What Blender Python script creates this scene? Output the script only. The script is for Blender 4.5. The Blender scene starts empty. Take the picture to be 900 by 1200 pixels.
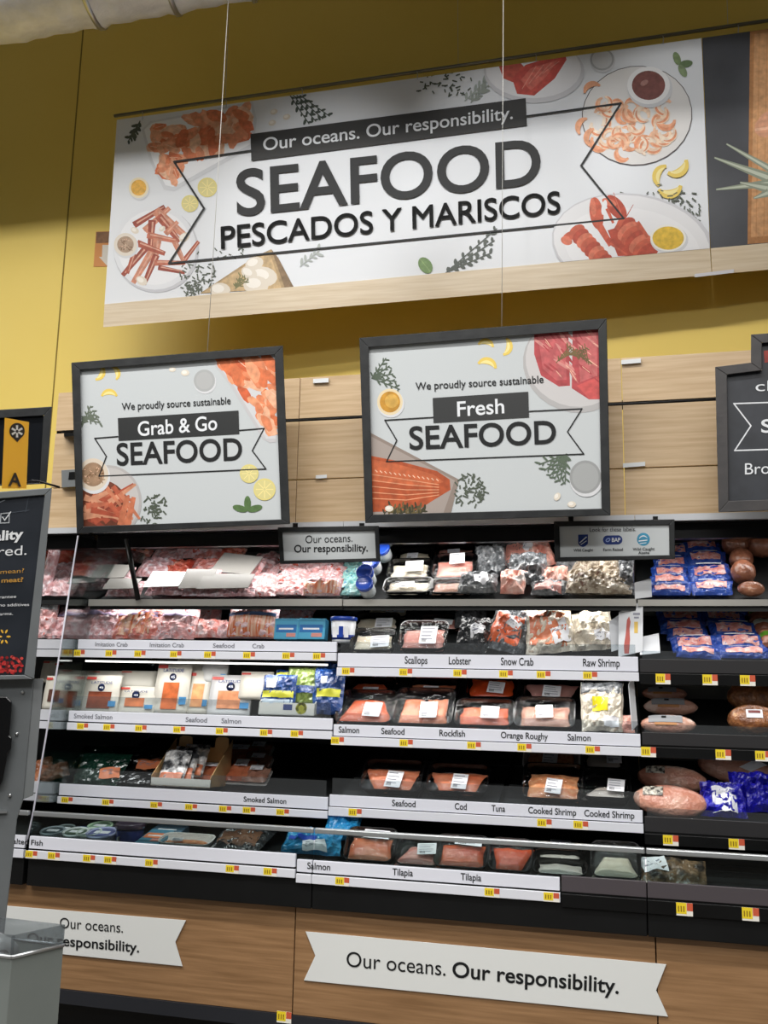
import bpy, bmesh, math, random
from mathutils import Vector, Matrix, noise
D = bpy.data
SC = bpy.context.scene
COL = SC.collection
R = math.radians

# ------------------------------------------------------------------ camera
F = 1100.0
CAM = Vector((0, 0, 1.35))
PITCH, ROLL, YAW = R(9.93), R(1.08), R(-14.25)
FW = Vector((math.sin(YAW)*math.cos(PITCH), math.cos(YAW)*math.cos(PITCH), math.sin(PITCH)))
_r0 = Vector((math.cos(YAW), -math.sin(YAW), 0)); _u0 = _r0.cross(FW)
RT = (math.cos(ROLL)*_r0 + math.sin(ROLL)*_u0).normalized(); UP = RT.cross(FW)
cd = D.cameras.new('camera'); cam = D.objects.new('camera', cd); COL.objects.link(cam)
cd.sensor_fit = 'VERTICAL'; cd.sensor_height = 36; cd.lens = 36*F/1200; cd.clip_start = .05
cam.matrix_world = Matrix((( RT.x, UP.x, -FW.x, CAM.x), (RT.y, UP.y, -FW.y, CAM.y), (RT.z, UP.z, -FW.z, CAM.z), (0,0,0,1)))
SC.camera = cam
# ------------------------------------------------------------------ world, lamps, exposure
SC.view_settings.view_transform = 'Standard'; SC.view_settings.look = 'None'
SC.view_settings.gamma = 1; SC.view_settings.use_curve_mapping = False
SC.view_settings.exposure = -0.18
W = D.worlds.new('world'); SC.world = W; W.use_nodes = True
W.node_tree.nodes['Background'].inputs[0].default_value = (.93, .97, 1, 1)
W.node_tree.nodes['Background'].inputs[1].default_value = .10
def area(name, loc, target, sx, sy, power, spread=180, col=(1, .98, .95)):
    l = D.lights.new(name, 'AREA'); l.shape = 'RECTANGLE'; l.size = sx; l.size_y = sy
    l.energy = power; l.color = col; l.spread = R(spread)
    o = D.objects.new(name, l); COL.objects.link(o); o.location = loc
    o.rotation_euler = (Vector(target)-Vector(loc)).to_track_quat('-Z', 'Y').to_euler()
    return o
# rows of strip lamps under the store ceiling
area('strip_lamp_light', (-3.2, 1.6, 4.93), (-3.2, 1.6, 0), 8.0, .14, 335, 180)
area('aisle_lamp_light', (-.3, .2, 4.9), (-.3, 1.4, 0), 7.0, .3, 74, 112)
area('rear_lamp_light', (.5, -2.4, 4.9), (.5, 1.2, 0), 8.0, .4, 100, 100)
# unseen spots added to brighten the long banner but not the wall
for _x, _z in ((-1.45, 3.75), (-.45, 3.9), (.45, 4.05), (1.2, 4.1)):
    _l = D.lights.new('banner_fill_spot', 'SPOT'); _l.energy = 175; _l.spot_size = R(23); _l.spot_blend = .9; _l.shadow_soft_size = .05
    _o = D.objects.new('banner_fill_spot', _l); COL.objects.link(_o); _o.location = (_x*.6-.2, .9, 4.85)
    _o.rotation_euler = (Vector((_x, 4.3, _z))-_o.location).to_track_quat('-Z', 'Y').to_euler()

# ------------------------------------------------------------------ helpers
def ray(px, py): return (F*FW + (px-450)*RT - (py-600)*UP).normalized()
def P(px, py, Y):
    d = ray(px, py); return CAM + d*(Y/d.y)
class Plane:
    """a real sign plane in the store; at() gives the point of it seen at a pixel"""
    def __init__(s, o, n):
        s.o = Vector(o); s.n = Vector(n).normalized()
        if s.n.dot(CAM-s.o) < 0: s.n = -s.n
    def at(s, px, py, off=0):
        d = ray(px, py); o = s.o + s.n*off
        return CAM + d*((o-CAM).dot(s.n)/d.dot(s.n))
def YP(Y): return Plane((0, Y, 0), (0, -1, 0))
def tag(o, label=None, cat=None, group=None, kind=None):
    if label: o['label'] = label
    if cat: o['category'] = cat
    if group: o['group'] = group
    if kind: o['kind'] = kind
    return o
def empty(name, loc, label=None, cat=None, group=None):
    o = D.objects.new(name, None); COL.objects.link(o); o.location = loc; o.empty_display_size = .05
    return tag(o, label, cat, group)
class MB:
    def __init__(s): s.v = []; s.f = []; s.m = []; s.mats = []; s.sm = []
    def mi(s, m):
        if m not in s.mats: s.mats.append(m)
        return s.mats.index(m)
    def add(s, vs, fs, m, smooth=False):
        b = len(s.v); s.v += [Vector(v) for v in vs]; k = s.mi(m)
        for f in fs: s.f.append([b+i for i in f]); s.m.append(k); s.sm.append(smooth)
    def box(s, a, b, m, rot=None, piv=None):
        x0, y0, z0 = a; x1, y1, z1 = b
        vs = [Vector(p) for p in ((x0,y0,z0),(x1,y0,z0),(x1,y1,z0),(x0,y1,z0),(x0,y0,z1),(x1,y0,z1),(x1,y1,z1),(x0,y1,z1))]
        if rot: vs = [rot @ (v-piv) + piv for v in vs]
        s.add(vs, [(0,3,2,1),(4,5,6,7),(0,1,5,4),(1,2,6,5),(2,3,7,6),(3,0,4,7)], m)
    def prism(s, front, back, m):
        n = len(front)
        s.add(list(front)+list(back), [tuple(range(n)), tuple(range(2*n-1, n-1, -1))] +
              [(i, i+n, (i+1) % n+n, (i+1) % n) for i in range(n)], m)
    def tube(s, pts, r, m, n=8, cap=True):
        pts = [Vector(p) for p in pts]; rs = r if isinstance(r, (list, tuple)) else [r]*len(pts)
        vs = []; fs = []; up = Vector((.13, .27, .95))
        for i, p in enumerate(pts):
            t = (pts[min(i+1, len(pts)-1)]-pts[max(i-1, 0)]).normalized()
            a = t.cross(up).normalized(); b = a.cross(t)
            for k in range(n):
                an = 2*math.pi*k/n; vs.append(p + (a*math.cos(an)+b*math.sin(an))*rs[i])
        for i in range(len(pts)-1):
            for k in range(n): fs.append((i*n+k, i*n+(k+1) % n, (i+1)*n+(k+1) % n, (i+1)*n+k))
        if cap: fs += [tuple(range(n))[::-1], tuple(range((len(pts)-1)*n, len(pts)*n))]
        s.add(vs, fs, m, True)
    def lathe(s, prof, m, n=20, c=(0,0,0), sx=1, sy=1, smooth=True):
        vs = []; fs = []
        for r, z in prof:
            for k in range(n):
                a = 2*math.pi*k/n; vs.append((c[0]+r*sx*math.cos(a), c[1]+r*sy*math.sin(a), c[2]+z))
        for i in range(len(prof)-1):
            for k in range(n): fs.append((i*n+k, i*n+(k+1) % n, (i+1)*n+(k+1) % n, (i+1)*n+k))
        fs += [tuple(range(n))[::-1], tuple(range((len(prof)-1)*n, len(prof)*n))]
        s.add(vs, fs, m, smooth)
    def build(s, name, parent=None, bevel=0, local=False):
        """vertices are world unless local; the object's origin goes to the middle of its base"""
        me = D.meshes.new(name)
        if local or parent is not None and not s.v: off = Vector()
        elif local: off = Vector()
        else:
            xs = [v.x for v in s.v]; ys = [v.y for v in s.v]; zs = [v.z for v in s.v]
            off = Vector(((min(xs)+max(xs))/2, (min(ys)+max(ys))/2, min(zs)))
        me.from_pydata([v-off for v in s.v], [], s.f)
        for m in s.mats: me.materials.append(m)
        me.polygons.foreach_set('material_index', s.m); me.polygons.foreach_set('use_smooth', s.sm)
        bm = bmesh.new(); bm.from_mesh(me); bmesh.ops.recalc_face_normals(bm, faces=bm.faces) if not getattr(s, 'keep', 0) else None
        bm.to_mesh(me); bm.free(); me.update()
        o = D.objects.new(name, me); COL.objects.link(o)
        if parent is not None:
            o.parent = parent
            if not local:
                wl = parent.location.copy(); q = parent.parent
                while q is not None: wl += q.location; q = q.parent
                o.location = off - wl
        else: o.location = off
        if bevel:
            b = o.modifiers.new('bevel', 'BEVEL'); b.width = bevel; b.segments = 2; b.limit_method = 'ANGLE'
        return o

# ------------------------------------------------------------------ materials
MC = {}
def lin(c): return tuple(((x/255)/12.92 if x/255 <= .04045 else ((x/255+.055)/1.055)**2.4) for x in c)
def mat(name, rgb, rough=.5, metal=0, coat=0, spec=.5, emit=0):
    k = (name,)
    if k in MC: return MC[k]
    m = D.materials.new(name); m.use_nodes = True; b = m.node_tree.nodes['Principled BSDF']
    b.inputs['Base Color'].default_value = (*lin(rgb), 1); b.inputs['Roughness'].default_value = rough
    b.inputs['Metallic'].default_value = metal; b.inputs['Coat Weight'].default_value = coat
    b.inputs['Specular IOR Level'].default_value = spec
    if emit:
        b.inputs['Emission Color'].default_value = (*lin(rgb), 1); b.inputs['Emission Strength'].default_value = emit
    MC[k] = m; return m
def nodes(m): t = m.node_tree; return t, t.nodes, t.links, t.nodes['Principled BSDF']
def noisy(name, c1, c2, scale=8, rough=.5, coat=0, bump=0, bscale=None, stretch=(1,1,1), detail=4, lo=.35, hi=.65, metal=0, c3=None, spec=.5):
    k = (name,)
    if k in MC: return MC[k]
    m = mat(name, c1, rough, metal, coat, spec); t, N, L, b = nodes(m)
    tc = N.new('ShaderNodeTexCoord'); mp = N.new('ShaderNodeMapping'); mp.inputs['Scale'].default_value = stretch
    oi = N.new('ShaderNodeObjectInfo'); ad = N.new('ShaderNodeVectorMath'); ad.operation = 'ADD'
    ml = N.new('ShaderNodeMath'); ml.operation = 'MULTIPLY'; ml.inputs[1].default_value = 7.3
    L.new(oi.outputs['Random'], ml.inputs[0]); L.new(tc.outputs['Object'], ad.inputs[0]); L.new(ml.outputs[0], ad.inputs[1])
    L.new(ad.outputs[0], mp.inputs[0])
    n = N.new('ShaderNodeTexNoise'); n.inputs['Scale'].default_value = scale; n.inputs['Detail'].default_value = detail
    L.new(mp.outputs[0], n.inputs['Vector'])
    cr = N.new('ShaderNodeValToRGB'); cr.color_ramp.elements[0].position = lo; cr.color_ramp.elements[1].position = hi
    cr.color_ramp.elements[0].color = (*lin(c1), 1); cr.color_ramp.elements[1].color = (*lin(c2), 1)
    if c3:
        e = cr.color_ramp.elements.new(min(1, hi+.06)); e.color = (*lin(c3), 1)
    L.new(n.outputs[0], cr.inputs[0]); L.new(cr.outputs[0], b.inputs['Base Color'])
    if bump:
        n2 = N.new('ShaderNodeTexNoise'); n2.inputs['Scale'].default_value = bscale or scale*3; n2.inputs['Detail'].default_value = 3
        L.new(mp.outputs[0], n2.inputs['Vector'])
        bp = N.new('ShaderNodeBump'); bp.inputs['Strength'].default_value = bump; bp.inputs['Distance'].default_value = .02
        L.new(n2.outputs[0], bp.inputs['Height']); L.new(bp.outputs[0], b.inputs['Normal'])
        if coat: L.new(bp.outputs[0], b.inputs['Coat Normal'])
    return m
def clear(name, tint=(255,255,255), refl=.12, rough=.05, bump=0, bscale=40, dens=0.0, fres=.5):
    """clear film or acrylic: transparent with a fresnel-like gloss"""
    if (name,) in MC: return MC[(name,)]
    m = D.materials.new(name); m.use_nodes = True; t = m.node_tree; N = t.nodes; L = t.links; N.clear()
    out = N.new('ShaderNodeOutputMaterial'); tr = N.new('ShaderNodeBsdfTransparent'); gl = N.new('ShaderNodeBsdfGlossy')
    tr.inputs[0].default_value = (*lin(tint), 1); gl.inputs['Roughness'].default_value = rough
    lw = N.new('ShaderNodeLayerWeight'); lw.inputs[0].default_value = .35
    ma = N.new('ShaderNodeMath'); ma.operation = 'MULTIPLY_ADD'; ma.inputs[1].default_value = fres; ma.inputs[2].default_value = refl
    L.new(lw.outputs['Fresnel'], ma.inputs[0]); mx = N.new('ShaderNodeMixShader')
    L.new(ma.outputs[0], mx.inputs[0]); L.new(tr.outputs[0], mx.inputs[1]); L.new(gl.outputs[0], mx.inputs[2])
    if bump:
        tc = N.new('ShaderNodeTexCoord'); n2 = N.new('ShaderNodeTexNoise'); n2.inputs['Scale'].default_value = bscale
        L.new(tc.outputs['Object'], n2.inputs['Vector']); bp = N.new('ShaderNodeBump'); bp.inputs['Strength'].default_value = bump; bp.inputs['Distance'].default_value = .02
        L.new(n2.outputs[0], bp.inputs['Height']); L.new(bp.outputs[0], gl.inputs['Normal']); L.new(bp.outputs[0], lw.inputs['Normal'])
    if dens:
        df = N.new('ShaderNodeBsdfDiffuse'); df.inputs[0].default_value = (.8,.82,.84,1); m2 = N.new('ShaderNodeMixShader'); m2.inputs[0].default_value = dens
        L.new(mx.outputs[0], m2.inputs[1]); L.new(df.outputs[0], m2.inputs[2]); mx = m2
    L.new(mx.outputs[0], out.inputs[0]); MC[(name,)] = m; return m
def wood(name, c1, c2, rough=.45):
    return noisy(name, c1, c2, 3.0, rough, 0, .03, 30, (1.2, 6, 26), 6, .3, .7)
M_WHITE = mat('printed_white', (226,229,233), .45, spec=.3)
M_INK = mat('black_ink', (20,22,24), .6, spec=.3)
M_INK2 = mat('soft_black_ink', (50,51,52), .6, spec=.3)
M_BLACK = noisy('black_enamel', (9,9,10), (13,14,15), 6, .35, spec=.3)
M_FRAME = noisy('charcoal_frame', (26,28,30), (38,40,41), 14, .5, 0, .05, spec=.3)
M_FRAME2 = noisy('charcoal_frame_warm', (54,52,53), (64,61,61), 14, .5, 0, .05)
M_CARD = mat('card_white', (226,228,238), .4)
M_GREYCARD = mat('card_grey', (205,207,214), .4)
M_RAIL = mat('price_rail_white', (225,227,235), .35)
M_STEEL = mat('brushed_steel', (190,192,194), .3, .8)
M_OAK = wood('light_oak', (212,186,150), (190,160,122))
M_OAKB = wood('pale_oak', (222,206,180), (204,184,152))
M_OAKD = wood('brown_oak', (164,126,88), (132,98,64))
M_FILM = clear('cling_film', refl=.015, rough=.1, bump=.6, bscale=45, fres=.35)
M_ACRYL = clear('clear_acrylic', (232,236,238), .02, .04, dens=.025, fres=.25)
M_GLASS = clear('case_glass', (226,234,234), .015, .02, fres=.25)
M_LABEL = mat('sticker_white', (245,246,250), .4)
M_PRINT = mat('sticker_print', (150,152,165), .5)
M_YEL = mat('tag_yellow', (240,212,40), .5); M_RED = mat('tag_red', (205,90,60), .5)
# ------------------------------------------------------------------ flat print helpers
def font_mesh(s, bold):
    k = (s, bold)
    if k in FM: return FM[k]
    if bold and 'M' in s:   # heavy letters by overlaying shifted copies
        v0, f0 = font_mesh(s, 0); vs = []; fs = []; q = bold*1.0
        for i, (dx, dy) in enumerate(((0,0),(q,0),(-q,0),(0,q),(0,-q),(q*.7,q*.7),(-q*.7,q*.7),(q*.7,-q*.7),(-q*.7,-q*.7))):
            n = len(vs); vs += [v+Vector((dx, dy, 0)) for v in v0]; fs += [tuple(n+k for k in f) for f in f0]
        FM[k] = (vs, fs); return FM[k]
    c = D.curves.new('t', 'FONT'); c.body = s; c.size = 1; c.resolution_u = 6
    c.offset = bold; c.fill_mode = 'FRONT'
    o = D.objects.new('t', c); COL.objects.link(o); bpy.context.view_layer.update()
    me = D.meshes.new_from_object(o.evaluated_get(bpy.context.evaluated_depsgraph_get()))
    vs = [v.co.copy() for v in me.vertices]; fs = [tuple(p.vertices) for p in me.polygons]
    D.objects.remove(o); D.curves.remove(c); D.meshes.remove(me)
    FM[k] = (vs, fs); return FM[k]
FM = {}
CAPH = None
class Texts(list):
    def build(s, name, parent): return [m.build(name, parent) for m in s][0]
def text_px(s, pl, a, b, cap, m, bold=.0, off=.004, up=(0, -1), mb=None):
    """lettering on a sign plane: a, b = ends of the base line, cap = height of a capital, in pixels"""
    global CAPH
    if CAPH is None: CAPH = max(v.y for v in font_mesh('H', 0)[0])
    vs, fs = font_mesh(s, bold); x0 = min(v.x for v in vs); x1 = max(v.x for v in vs)
    ts = Texts() if mb is None else mb; mb = MB(); ux = Vector(up)
    out = []
    for v in vs:
        t = (v.x-x0)/(x1-x0); h = v.y/CAPH*cap
        out.append(pl.at(a[0]+(b[0]-a[0])*t+ux.x*h, a[1]+(b[1]-a[1])*t+ux.y*h, off))
    mb.add(out, fs, m); ts.append(mb); return ts
def text_local(s, x0, x1, y, cap, z, m, mb, bold=0):
    global CAPH
    if CAPH is None: CAPH = max(v.y for v in font_mesh('H', 0)[0])
    vs, fs = font_mesh(s, bold); a = min(v.x for v in vs); b = max(v.x for v in vs)
    mb.add([(x0+(v.x-a)/(b-a)*(x1-x0), y+v.y/CAPH*cap, z) for v in vs], fs, m)
def clip(poly, quad):
    def cr(a, b, p): return (b[0]-a[0])*(p[1]-a[1])-(b[1]-a[1])*(p[0]-a[0])
    sg = 1 if sum(quad[i][0]*quad[(i+1) % 4][1]-quad[(i+1) % 4][0]*quad[i][1] for i in range(4)) > 0 else -1
    for i in range(4):
        a, b = quad[i], quad[(i+1) % 4]; out = []
        for j in range(len(poly)):
            p, q = poly[j], poly[(j+1) % len(poly)]; cp, cq = sg*cr(a, b, p), sg*cr(a, b, q)
            if cp >= 0: out.append(p)
            if cp*cq < 0:
                t = cp/(cp-cq); out.append((p[0]+(q[0]-p[0])*t, p[1]+(q[1]-p[1])*t))
        poly = out
        if len(poly) < 3: return []
    return poly
class Print:
    """printed picture elements on a sign, layered a hair apart"""
    def __init__(s, pl, quad, off=.003): s.pl = pl; s.q = quad; s.off = off; s.mb = MB(); s.mb.keep = 1; s.step = .000004
    def poly(s, pts, m):
        pts = clip([tuple(p) for p in pts], s.q)
        if len(pts) < 3: return
        s.off += s.step
        s.mb.add([s.pl.at(x, y, s.off) for x, y in pts], [tuple(range(len(pts)))], m)
    def ell(s, cx, cy, rx, ry, m, rot=0, n=28, a0=0, a1=360):
        c, sn = math.cos(R(rot)), math.sin(R(rot)); pts = []
        for i in range(n + (a1-a0 < 360)):
            a = R(a0+(a1-a0)*i/n); x, y = rx*math.cos(a), ry*math.sin(a); pts.append((cx+x*c-y*sn, cy+x*sn+y*c))
        s.poly(pts, m)
    def line(s, pts, w, m, closed=False, w2=None):
        n = len(pts)
        for i in range(n if closed else n-1):
            a = Vector(pts[i]); b = Vector(pts[(i+1) % n]); d = (b-a)
            if d.length < 1e-6: continue
            d.normalize(); q = Vector((-d.y, d.x))*w/2; q2 = q if w2 is None else q*(w2/w)
            e = d*w*.45
            s.poly([a-e+q, b+e+q2, b+e-q2, a-e-q], m)
    def crescent(s, cx, cy, r, w, a0, a1, m, taper=True, n=10, squash=1):
        o, i_ = [], []
        for k in range(n+1):
            t = k/n; a = R(a0+(a1-a0)*t); ww = w*(math.sin(math.pi*min(max(t, .06), .94))**.6 if taper else 1)
            o.append((cx+(r+ww/2)*math.cos(a), cy+(r+ww/2)*math.sin(a)*squash)); i_.append((cx+(r-ww/2)*math.cos(a), cy+(r-ww/2)*math.sin(a)*squash))
        for k in range(n): s.poly([o[k], o[k+1], i_[k+1], i_[k]], m)
    def chives(s, cx, cy, rx, ry, n, seed, size=4):
        rg = random.Random(seed); g = mat('print_chive', (74,83,68), .5)
        for _ in range(n):
            a = rg.uniform(0, 6.28); r = rg.random()**.6; x, y = cx+rx*r*math.cos(a), cy+ry*r*math.sin(a); t = rg.uniform(0, 3.14); l = rg.uniform(.5, 1.1)*size
            s.line([(x, y), (x+l*math.cos(t), y+l*math.sin(t))], size*.33, g)
    def sprig(s, x0, y0, x1, y1, n, seed, leaf=6, m=None, thin=.28):
        rg = random.Random(seed); g = m or mat('print_herb', (100,110,94), .5)
        s.line([(x0, y0), (x1, y1)], 1.2, g)
        for i in range(n):
            t = (i+.5)/n; x, y = x0+(x1-x0)*t, y0+(y1-y0)*t; b = math.atan2(y1-y0, x1-x0)+(1 if i % 2 else -1)*rg.uniform(.5, 1.1)
            l = leaf*rg.uniform(.7, 1.2); s.ell(x+l*.5*math.cos(b), y+l*.5*math.sin(b), l*.55, l*thin, g, math.degrees(b), 8)
    def lemon(s, x, y, r, rot):
        s.crescent(x-r*.9*math.cos(R(rot)), y-r*.9*math.sin(R(rot)), r, r*.7, rot-62, rot+62, mat('print_lemon', (228,198,88), .5))
        s.crescent(x-r*.9*math.cos(R(rot)), y-r*.9*math.sin(R(rot)), r*.88, r*.3, rot-50, rot+50, mat('print_lemon_pale', (240,224,150), .5))
    def slice(s, x, y, r):
        s.ell(x, y, r, r, mat('print_slice_rind', (222,208,130), .5)); s.ell(x, y, r*.85, r*.85, mat('print_slice', (216,206,140), .5))
        for k in range(8):
            a = k*math.pi/4; s.line([(x+r*.15*math.cos(a), y+r*.15*math.sin(a)), (x+r*.75*math.cos(a), y+r*.75*math.sin(a))], r*.09, mat('print_lemon_pale', (240,224,150), .5))
    def cup(s, x, y, rx, ry, m, rim=(225,226,226), rk=.8):
        s.ell(x+rx*.06, y+ry*.14, rx*1.06, ry*1.06, mat('print_soft_grey', (212,213,216), .5))
        s.ell(x, y, rx, ry, mat('print_rim_%d_%d_%d' % rim, rim, .5)); s.ell(x, y, rx*rk, ry*rk, m)
    def garlic(s, x, y, r, rot=0):
        s.ell(x, y, r, r*.72, mat('print_garlic', (222,212,196), .5), rot, 14); s.ell(x-r*.2, y-r*.15, r*.6, r*.4, mat('print_garlic_light', (240,234,224), .5), rot, 12)
    def slabs(s, region, n, seed, cols, smin, smax, ang=(0, 180), asp=.45):
        """overlapping slices of fish inside a polygon"""
        rg = random.Random(seed); xs = [p[0] for p in region]; ys = [p[1] for p in region]
        def inside(x, y):
            c = False; j = len(region)-1
            for i in range(len(region)):
                xi, yi = region[i]; xj, yj = region[j]
                if (yi > y) != (yj > y) and x < (xj-xi)*(y-yi)/(yj-yi)+xi: c = not c
                j = i
            return c
        k = 0; tries = 0
        while k < n and tries < n*30:
            tries += 1
            x, y = rg.uniform(min(xs), max(xs)), rg.uniform(min(ys), max(ys))
            if not inside(x, y): continue
            k += 1; l = rg.uniform(smin, smax); a = rg.uniform(*ang); c = rg.choice(cols); pts = []
            for i in range(11):
                t = 2*math.pi*i/11; rr = rg.uniform(.82, 1.1); px, py = l*rr*math.cos(t), l*asp*rr*math.sin(t)
                pts.append((x+px*math.cos(R(a))-py*math.sin(R(a)), y+px*math.sin(R(a))+py*math.cos(R(a))))
            s.poly(pts, c)
            if rg.random() < .3: s.line([(x-l*.6*math.cos(R(a)), y-l*.6*math.sin(R(a))), (x+l*.6*math.cos(R(a)), y+l*.6*math.sin(R(a)))], max(.5, l*.07), mat('print_fat_line', (246,198,168), .5))
    def cut(s, name, parent):
        if s.mb.v: s.mb.build(name, parent)
        s.mb = MB(); s.mb.keep = 1
    def build(s, name, parent):
        if s.mb.v: return s.mb.build(name, parent)
PK = .87
def pc(r, g, b, k=.12):
    q = PK if max(r, g, b)-min(r, g, b) < 36 else min(1, PK+.1); r, g, b = int(r*q), int(g*q), int(b*q)
    if max(r, g, b)-min(r, g, b) < 36: return mat('print_%d_%d_%d' % (r, g, b), (r, g, b), .5, spec=.3)
    return noisy('print_%d_%d_%d' % (r, g, b), tuple(int(v*(1-k)) for v in (r, g, b)), tuple(min(255, int(v*(1+k*.6))) for v in (r, g, b)), 38, .5, lo=.3, hi=.7, spec=.3)
SALM = [pc(234,142,98), pc(242,164,122), pc(226,122,76), pc(246,186,150), pc(216,104,62)]
SHRM = [pc(236,182,148), pc(240,200,170), pc(230,160,124), pc(244,214,190)]
def quadprism(mb, pl, q, o0, o1, m): mb.prism([pl.at(x, y, o1) for x, y in q], [pl.at(x, y, o0) for x, y in q], m)
def ring(mb, pl, out, inn, o0, o1, m):
    n = len(out)
    for i in range(n):
        j = (i+1) % n; quadprism(mb, pl, [out[i], out[j], inn[j], inn[i]], o0, o1, m)
def mid(q): return (sum(p[0] for p in q)/len(q), sum(p[1] for p in q)/len(q))
def wire(pl, a, b, label, off=.0, r=.0011):
    mb = MB(); mb.tube([pl.at(*a, off), pl.at(*b, off)], r, mat('wire_grey', (205,205,200), .4), 6)
    return tag(mb.build('hanging_wire'), label, 'wire')

# ------------------------------------------------------------------ the setting
YW = 4.65
mb = MB(); z_seam = None
M_WALL = noisy('yellow_paint', (251,222,116), (248,218,108), 1.2, .55)
mb.box((-9, YW, 0), (9, YW+.15, 7), M_WALL); o = mb.build('wall_back'); tag(o, 'yellow painted back wall', kind='structure')
mb = MB(); a = P(98, 30, YW); mb.box((a.x-.004, YW-.002, 0), (a.x+.004, YW, 7), mat('seam', (140,118,40), .7))
a = P(905, 30, YW); o = mb.build('trim_1'); tag(o, 'dark vertical panel joint in the yellow wall', kind='structure')
mb = MB(); mb.box((-9, -6, -.1), (9, YW, 0), noisy('polished_concrete', (96,92,86), (110,106,100), 2, .3)); tag(mb.build('floor'), 'grey polished concrete floor', kind='structure')
mb = MB(); mb.box((-9, -6, 6.6), (9, YW, 6.7), mat('ceiling_white', (225,225,225), .8)); tag(mb.build('ceiling'), 'white store ceiling', kind='structure')
# ceiling strip lamp above the frame, with a baffle added to shade the upper wall
LF = empty('strip_lamp', (-3.2, 1.6, 4.8), 'long white strip lamp with added baffle hung under the ceiling', 'lamp')
mb = MB(); mb.box((-7.3, 1.45, 4.97), (.9, 1.75, 5.02), mat('lamp_white', (220,220,220), .5)); mb.build('housing', LF)
mb = MB(); mb.box((-9, 2.40, 4.685), (7, 2.42, 5.4), mat('lamp_white', (220,220,220), .5)); mb.build('added_baffle', LF)  # unseen baffle, added to cut the lamp's light off the upper wall
# air duct crossing the top left corner
a = P(-120, 25, 3.2); b = P(360, -62, 3.6); b = a+(b-a)*2.2; d = (b-a)
mb = MB(); foil = noisy('duct_foil', (244,245,248), (222,224,228), 9, .3, 0, .5, 14, metal=.0, spec=1.0)
pts = []; rs = []
for i in range(89):
    t = i/88; pts.append(a+d*t+Vector((0, .12, .335))); rs.append(.345+(.012 if i % 8 == 0 else 0)+.004*math.sin(i*2.1))
mb.tube(pts, rs, foil, 28); du = mb.build('air_duct'); tag(du, 'shiny foil wrapped air duct under the ceiling', 'duct')
for i in (16, 24, 32, 40, 56, 72):
    c = a+d*(i/88)+Vector((0, .12, .335)); m2 = MB(); m2.tube([c-d.normalized()*.012, c+d.normalized()*.012], .362, M_STEEL, 28); m2.build('strap', du)

# ------------------------------------------------------------------ refrigerated cases
XL = P(78, 840, 3.62).x; XLM = P(391, 850, 3.64).x; XMR = P(751, 850, 3.64).x; XR = XMR+2.1
XLL = XL-1.0
YB = 4.38
SH = {}   # (section,row) -> (front y, deck z at front, slope)
ROWY = {'T': 3.72, '4': 3.66, '3': 3.63, '2': 3.60, '1': 3.42}
def zat(px, py, Y): return P(px, py, Y).z
SPEC = {  # section,row: (ref px, card top, card bottom, rail top, rail bottom, slope)
 'L4': (220,750.5,762,763,772,16), 'L3': (240,837.5,850.5,852,861,10), 'L2': (240,927,941,942.5,951,14), 'L1': (200,991,1006,1008,1018,5),
 'M4': (570,767.5,784,785,795,22), 'M3': (570,854.5,868.5,869.5,879.5,20), 'M2': (570,940.5,954.5,955.5,966,16), 'M1': (520,1019,1034,1036,1047,8),
 'R4': (820,773,789,790,803,20), 'R3': (820,860,875,877,889.5,12), 'R2': (820,960,978,980,993,14), 'R1': (800,1036,1055,1057,1073,6)}
SPEC.update({'LT': (300,702,710,0,0,24), 'MT': (600,702,710,0,0,28), 'RT': (820,702.5,710,0,0,26)})
SECX = {'L': (XL, XLM), 'M': (XLM, XMR), 'R': (XMR, XR)}
CASE = {}
for s_, lb in (('L', 'left refrigerated case with white shelf strips and glass end, holding smoked fish and crab sticks'),
               ('M', 'middle refrigerated case with white shelf strips for scallops, salmon and shrimp trays'),
               ('R', 'right refrigerated case with black shelf strips holding blue packets and hams')):
    x0, x1 = SECX[s_]; CASE[s_] = empty('refrigerated_case', ((x0+x1)/2, 3.6, 0), lb, 'fridge')
M_DECK = noisy('deck_black', (20,22,23), (27,29,30), 12, .5)
M_BACK = noisy('case_back_grey', (96,97,92), (108,108,102), 5, .5)
CARD_TXT = {'L4': [('Imitation Crab',112,150),('Imitation Crab',176,216),('Seafood',250,275),('Crab',296,310)],
 'L3': [('Smoked Salmon',87,132),('Seafood',218,243),('Salmon',260,283)], 'L2': [('Smoked Salmon',286,336)], 'L1': [('Salted Fish',11,50)],
 'M4': [('Scallops',474.5,501),('Lobster',526,552),('Snow Crab',587,625),('Raw Shrimp',683,726)],
 'M3': [('Salmon',397,421),('Seafood',447,474),('Rockfish',515,545),('Orange Roughy',587,642),('Salmon',665,692)],
 'M2': [('Seafood',459.5,487),('Cod',533,547),('Tuna',576,592),('Cooked Shrimp',619,675),('Cooked Shrimp',684.5,743)],
 'M1': [('Salmon',360,387),('Tilapia',460,484),('Tilapia',540,564)]}
STRIP = {}
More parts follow.
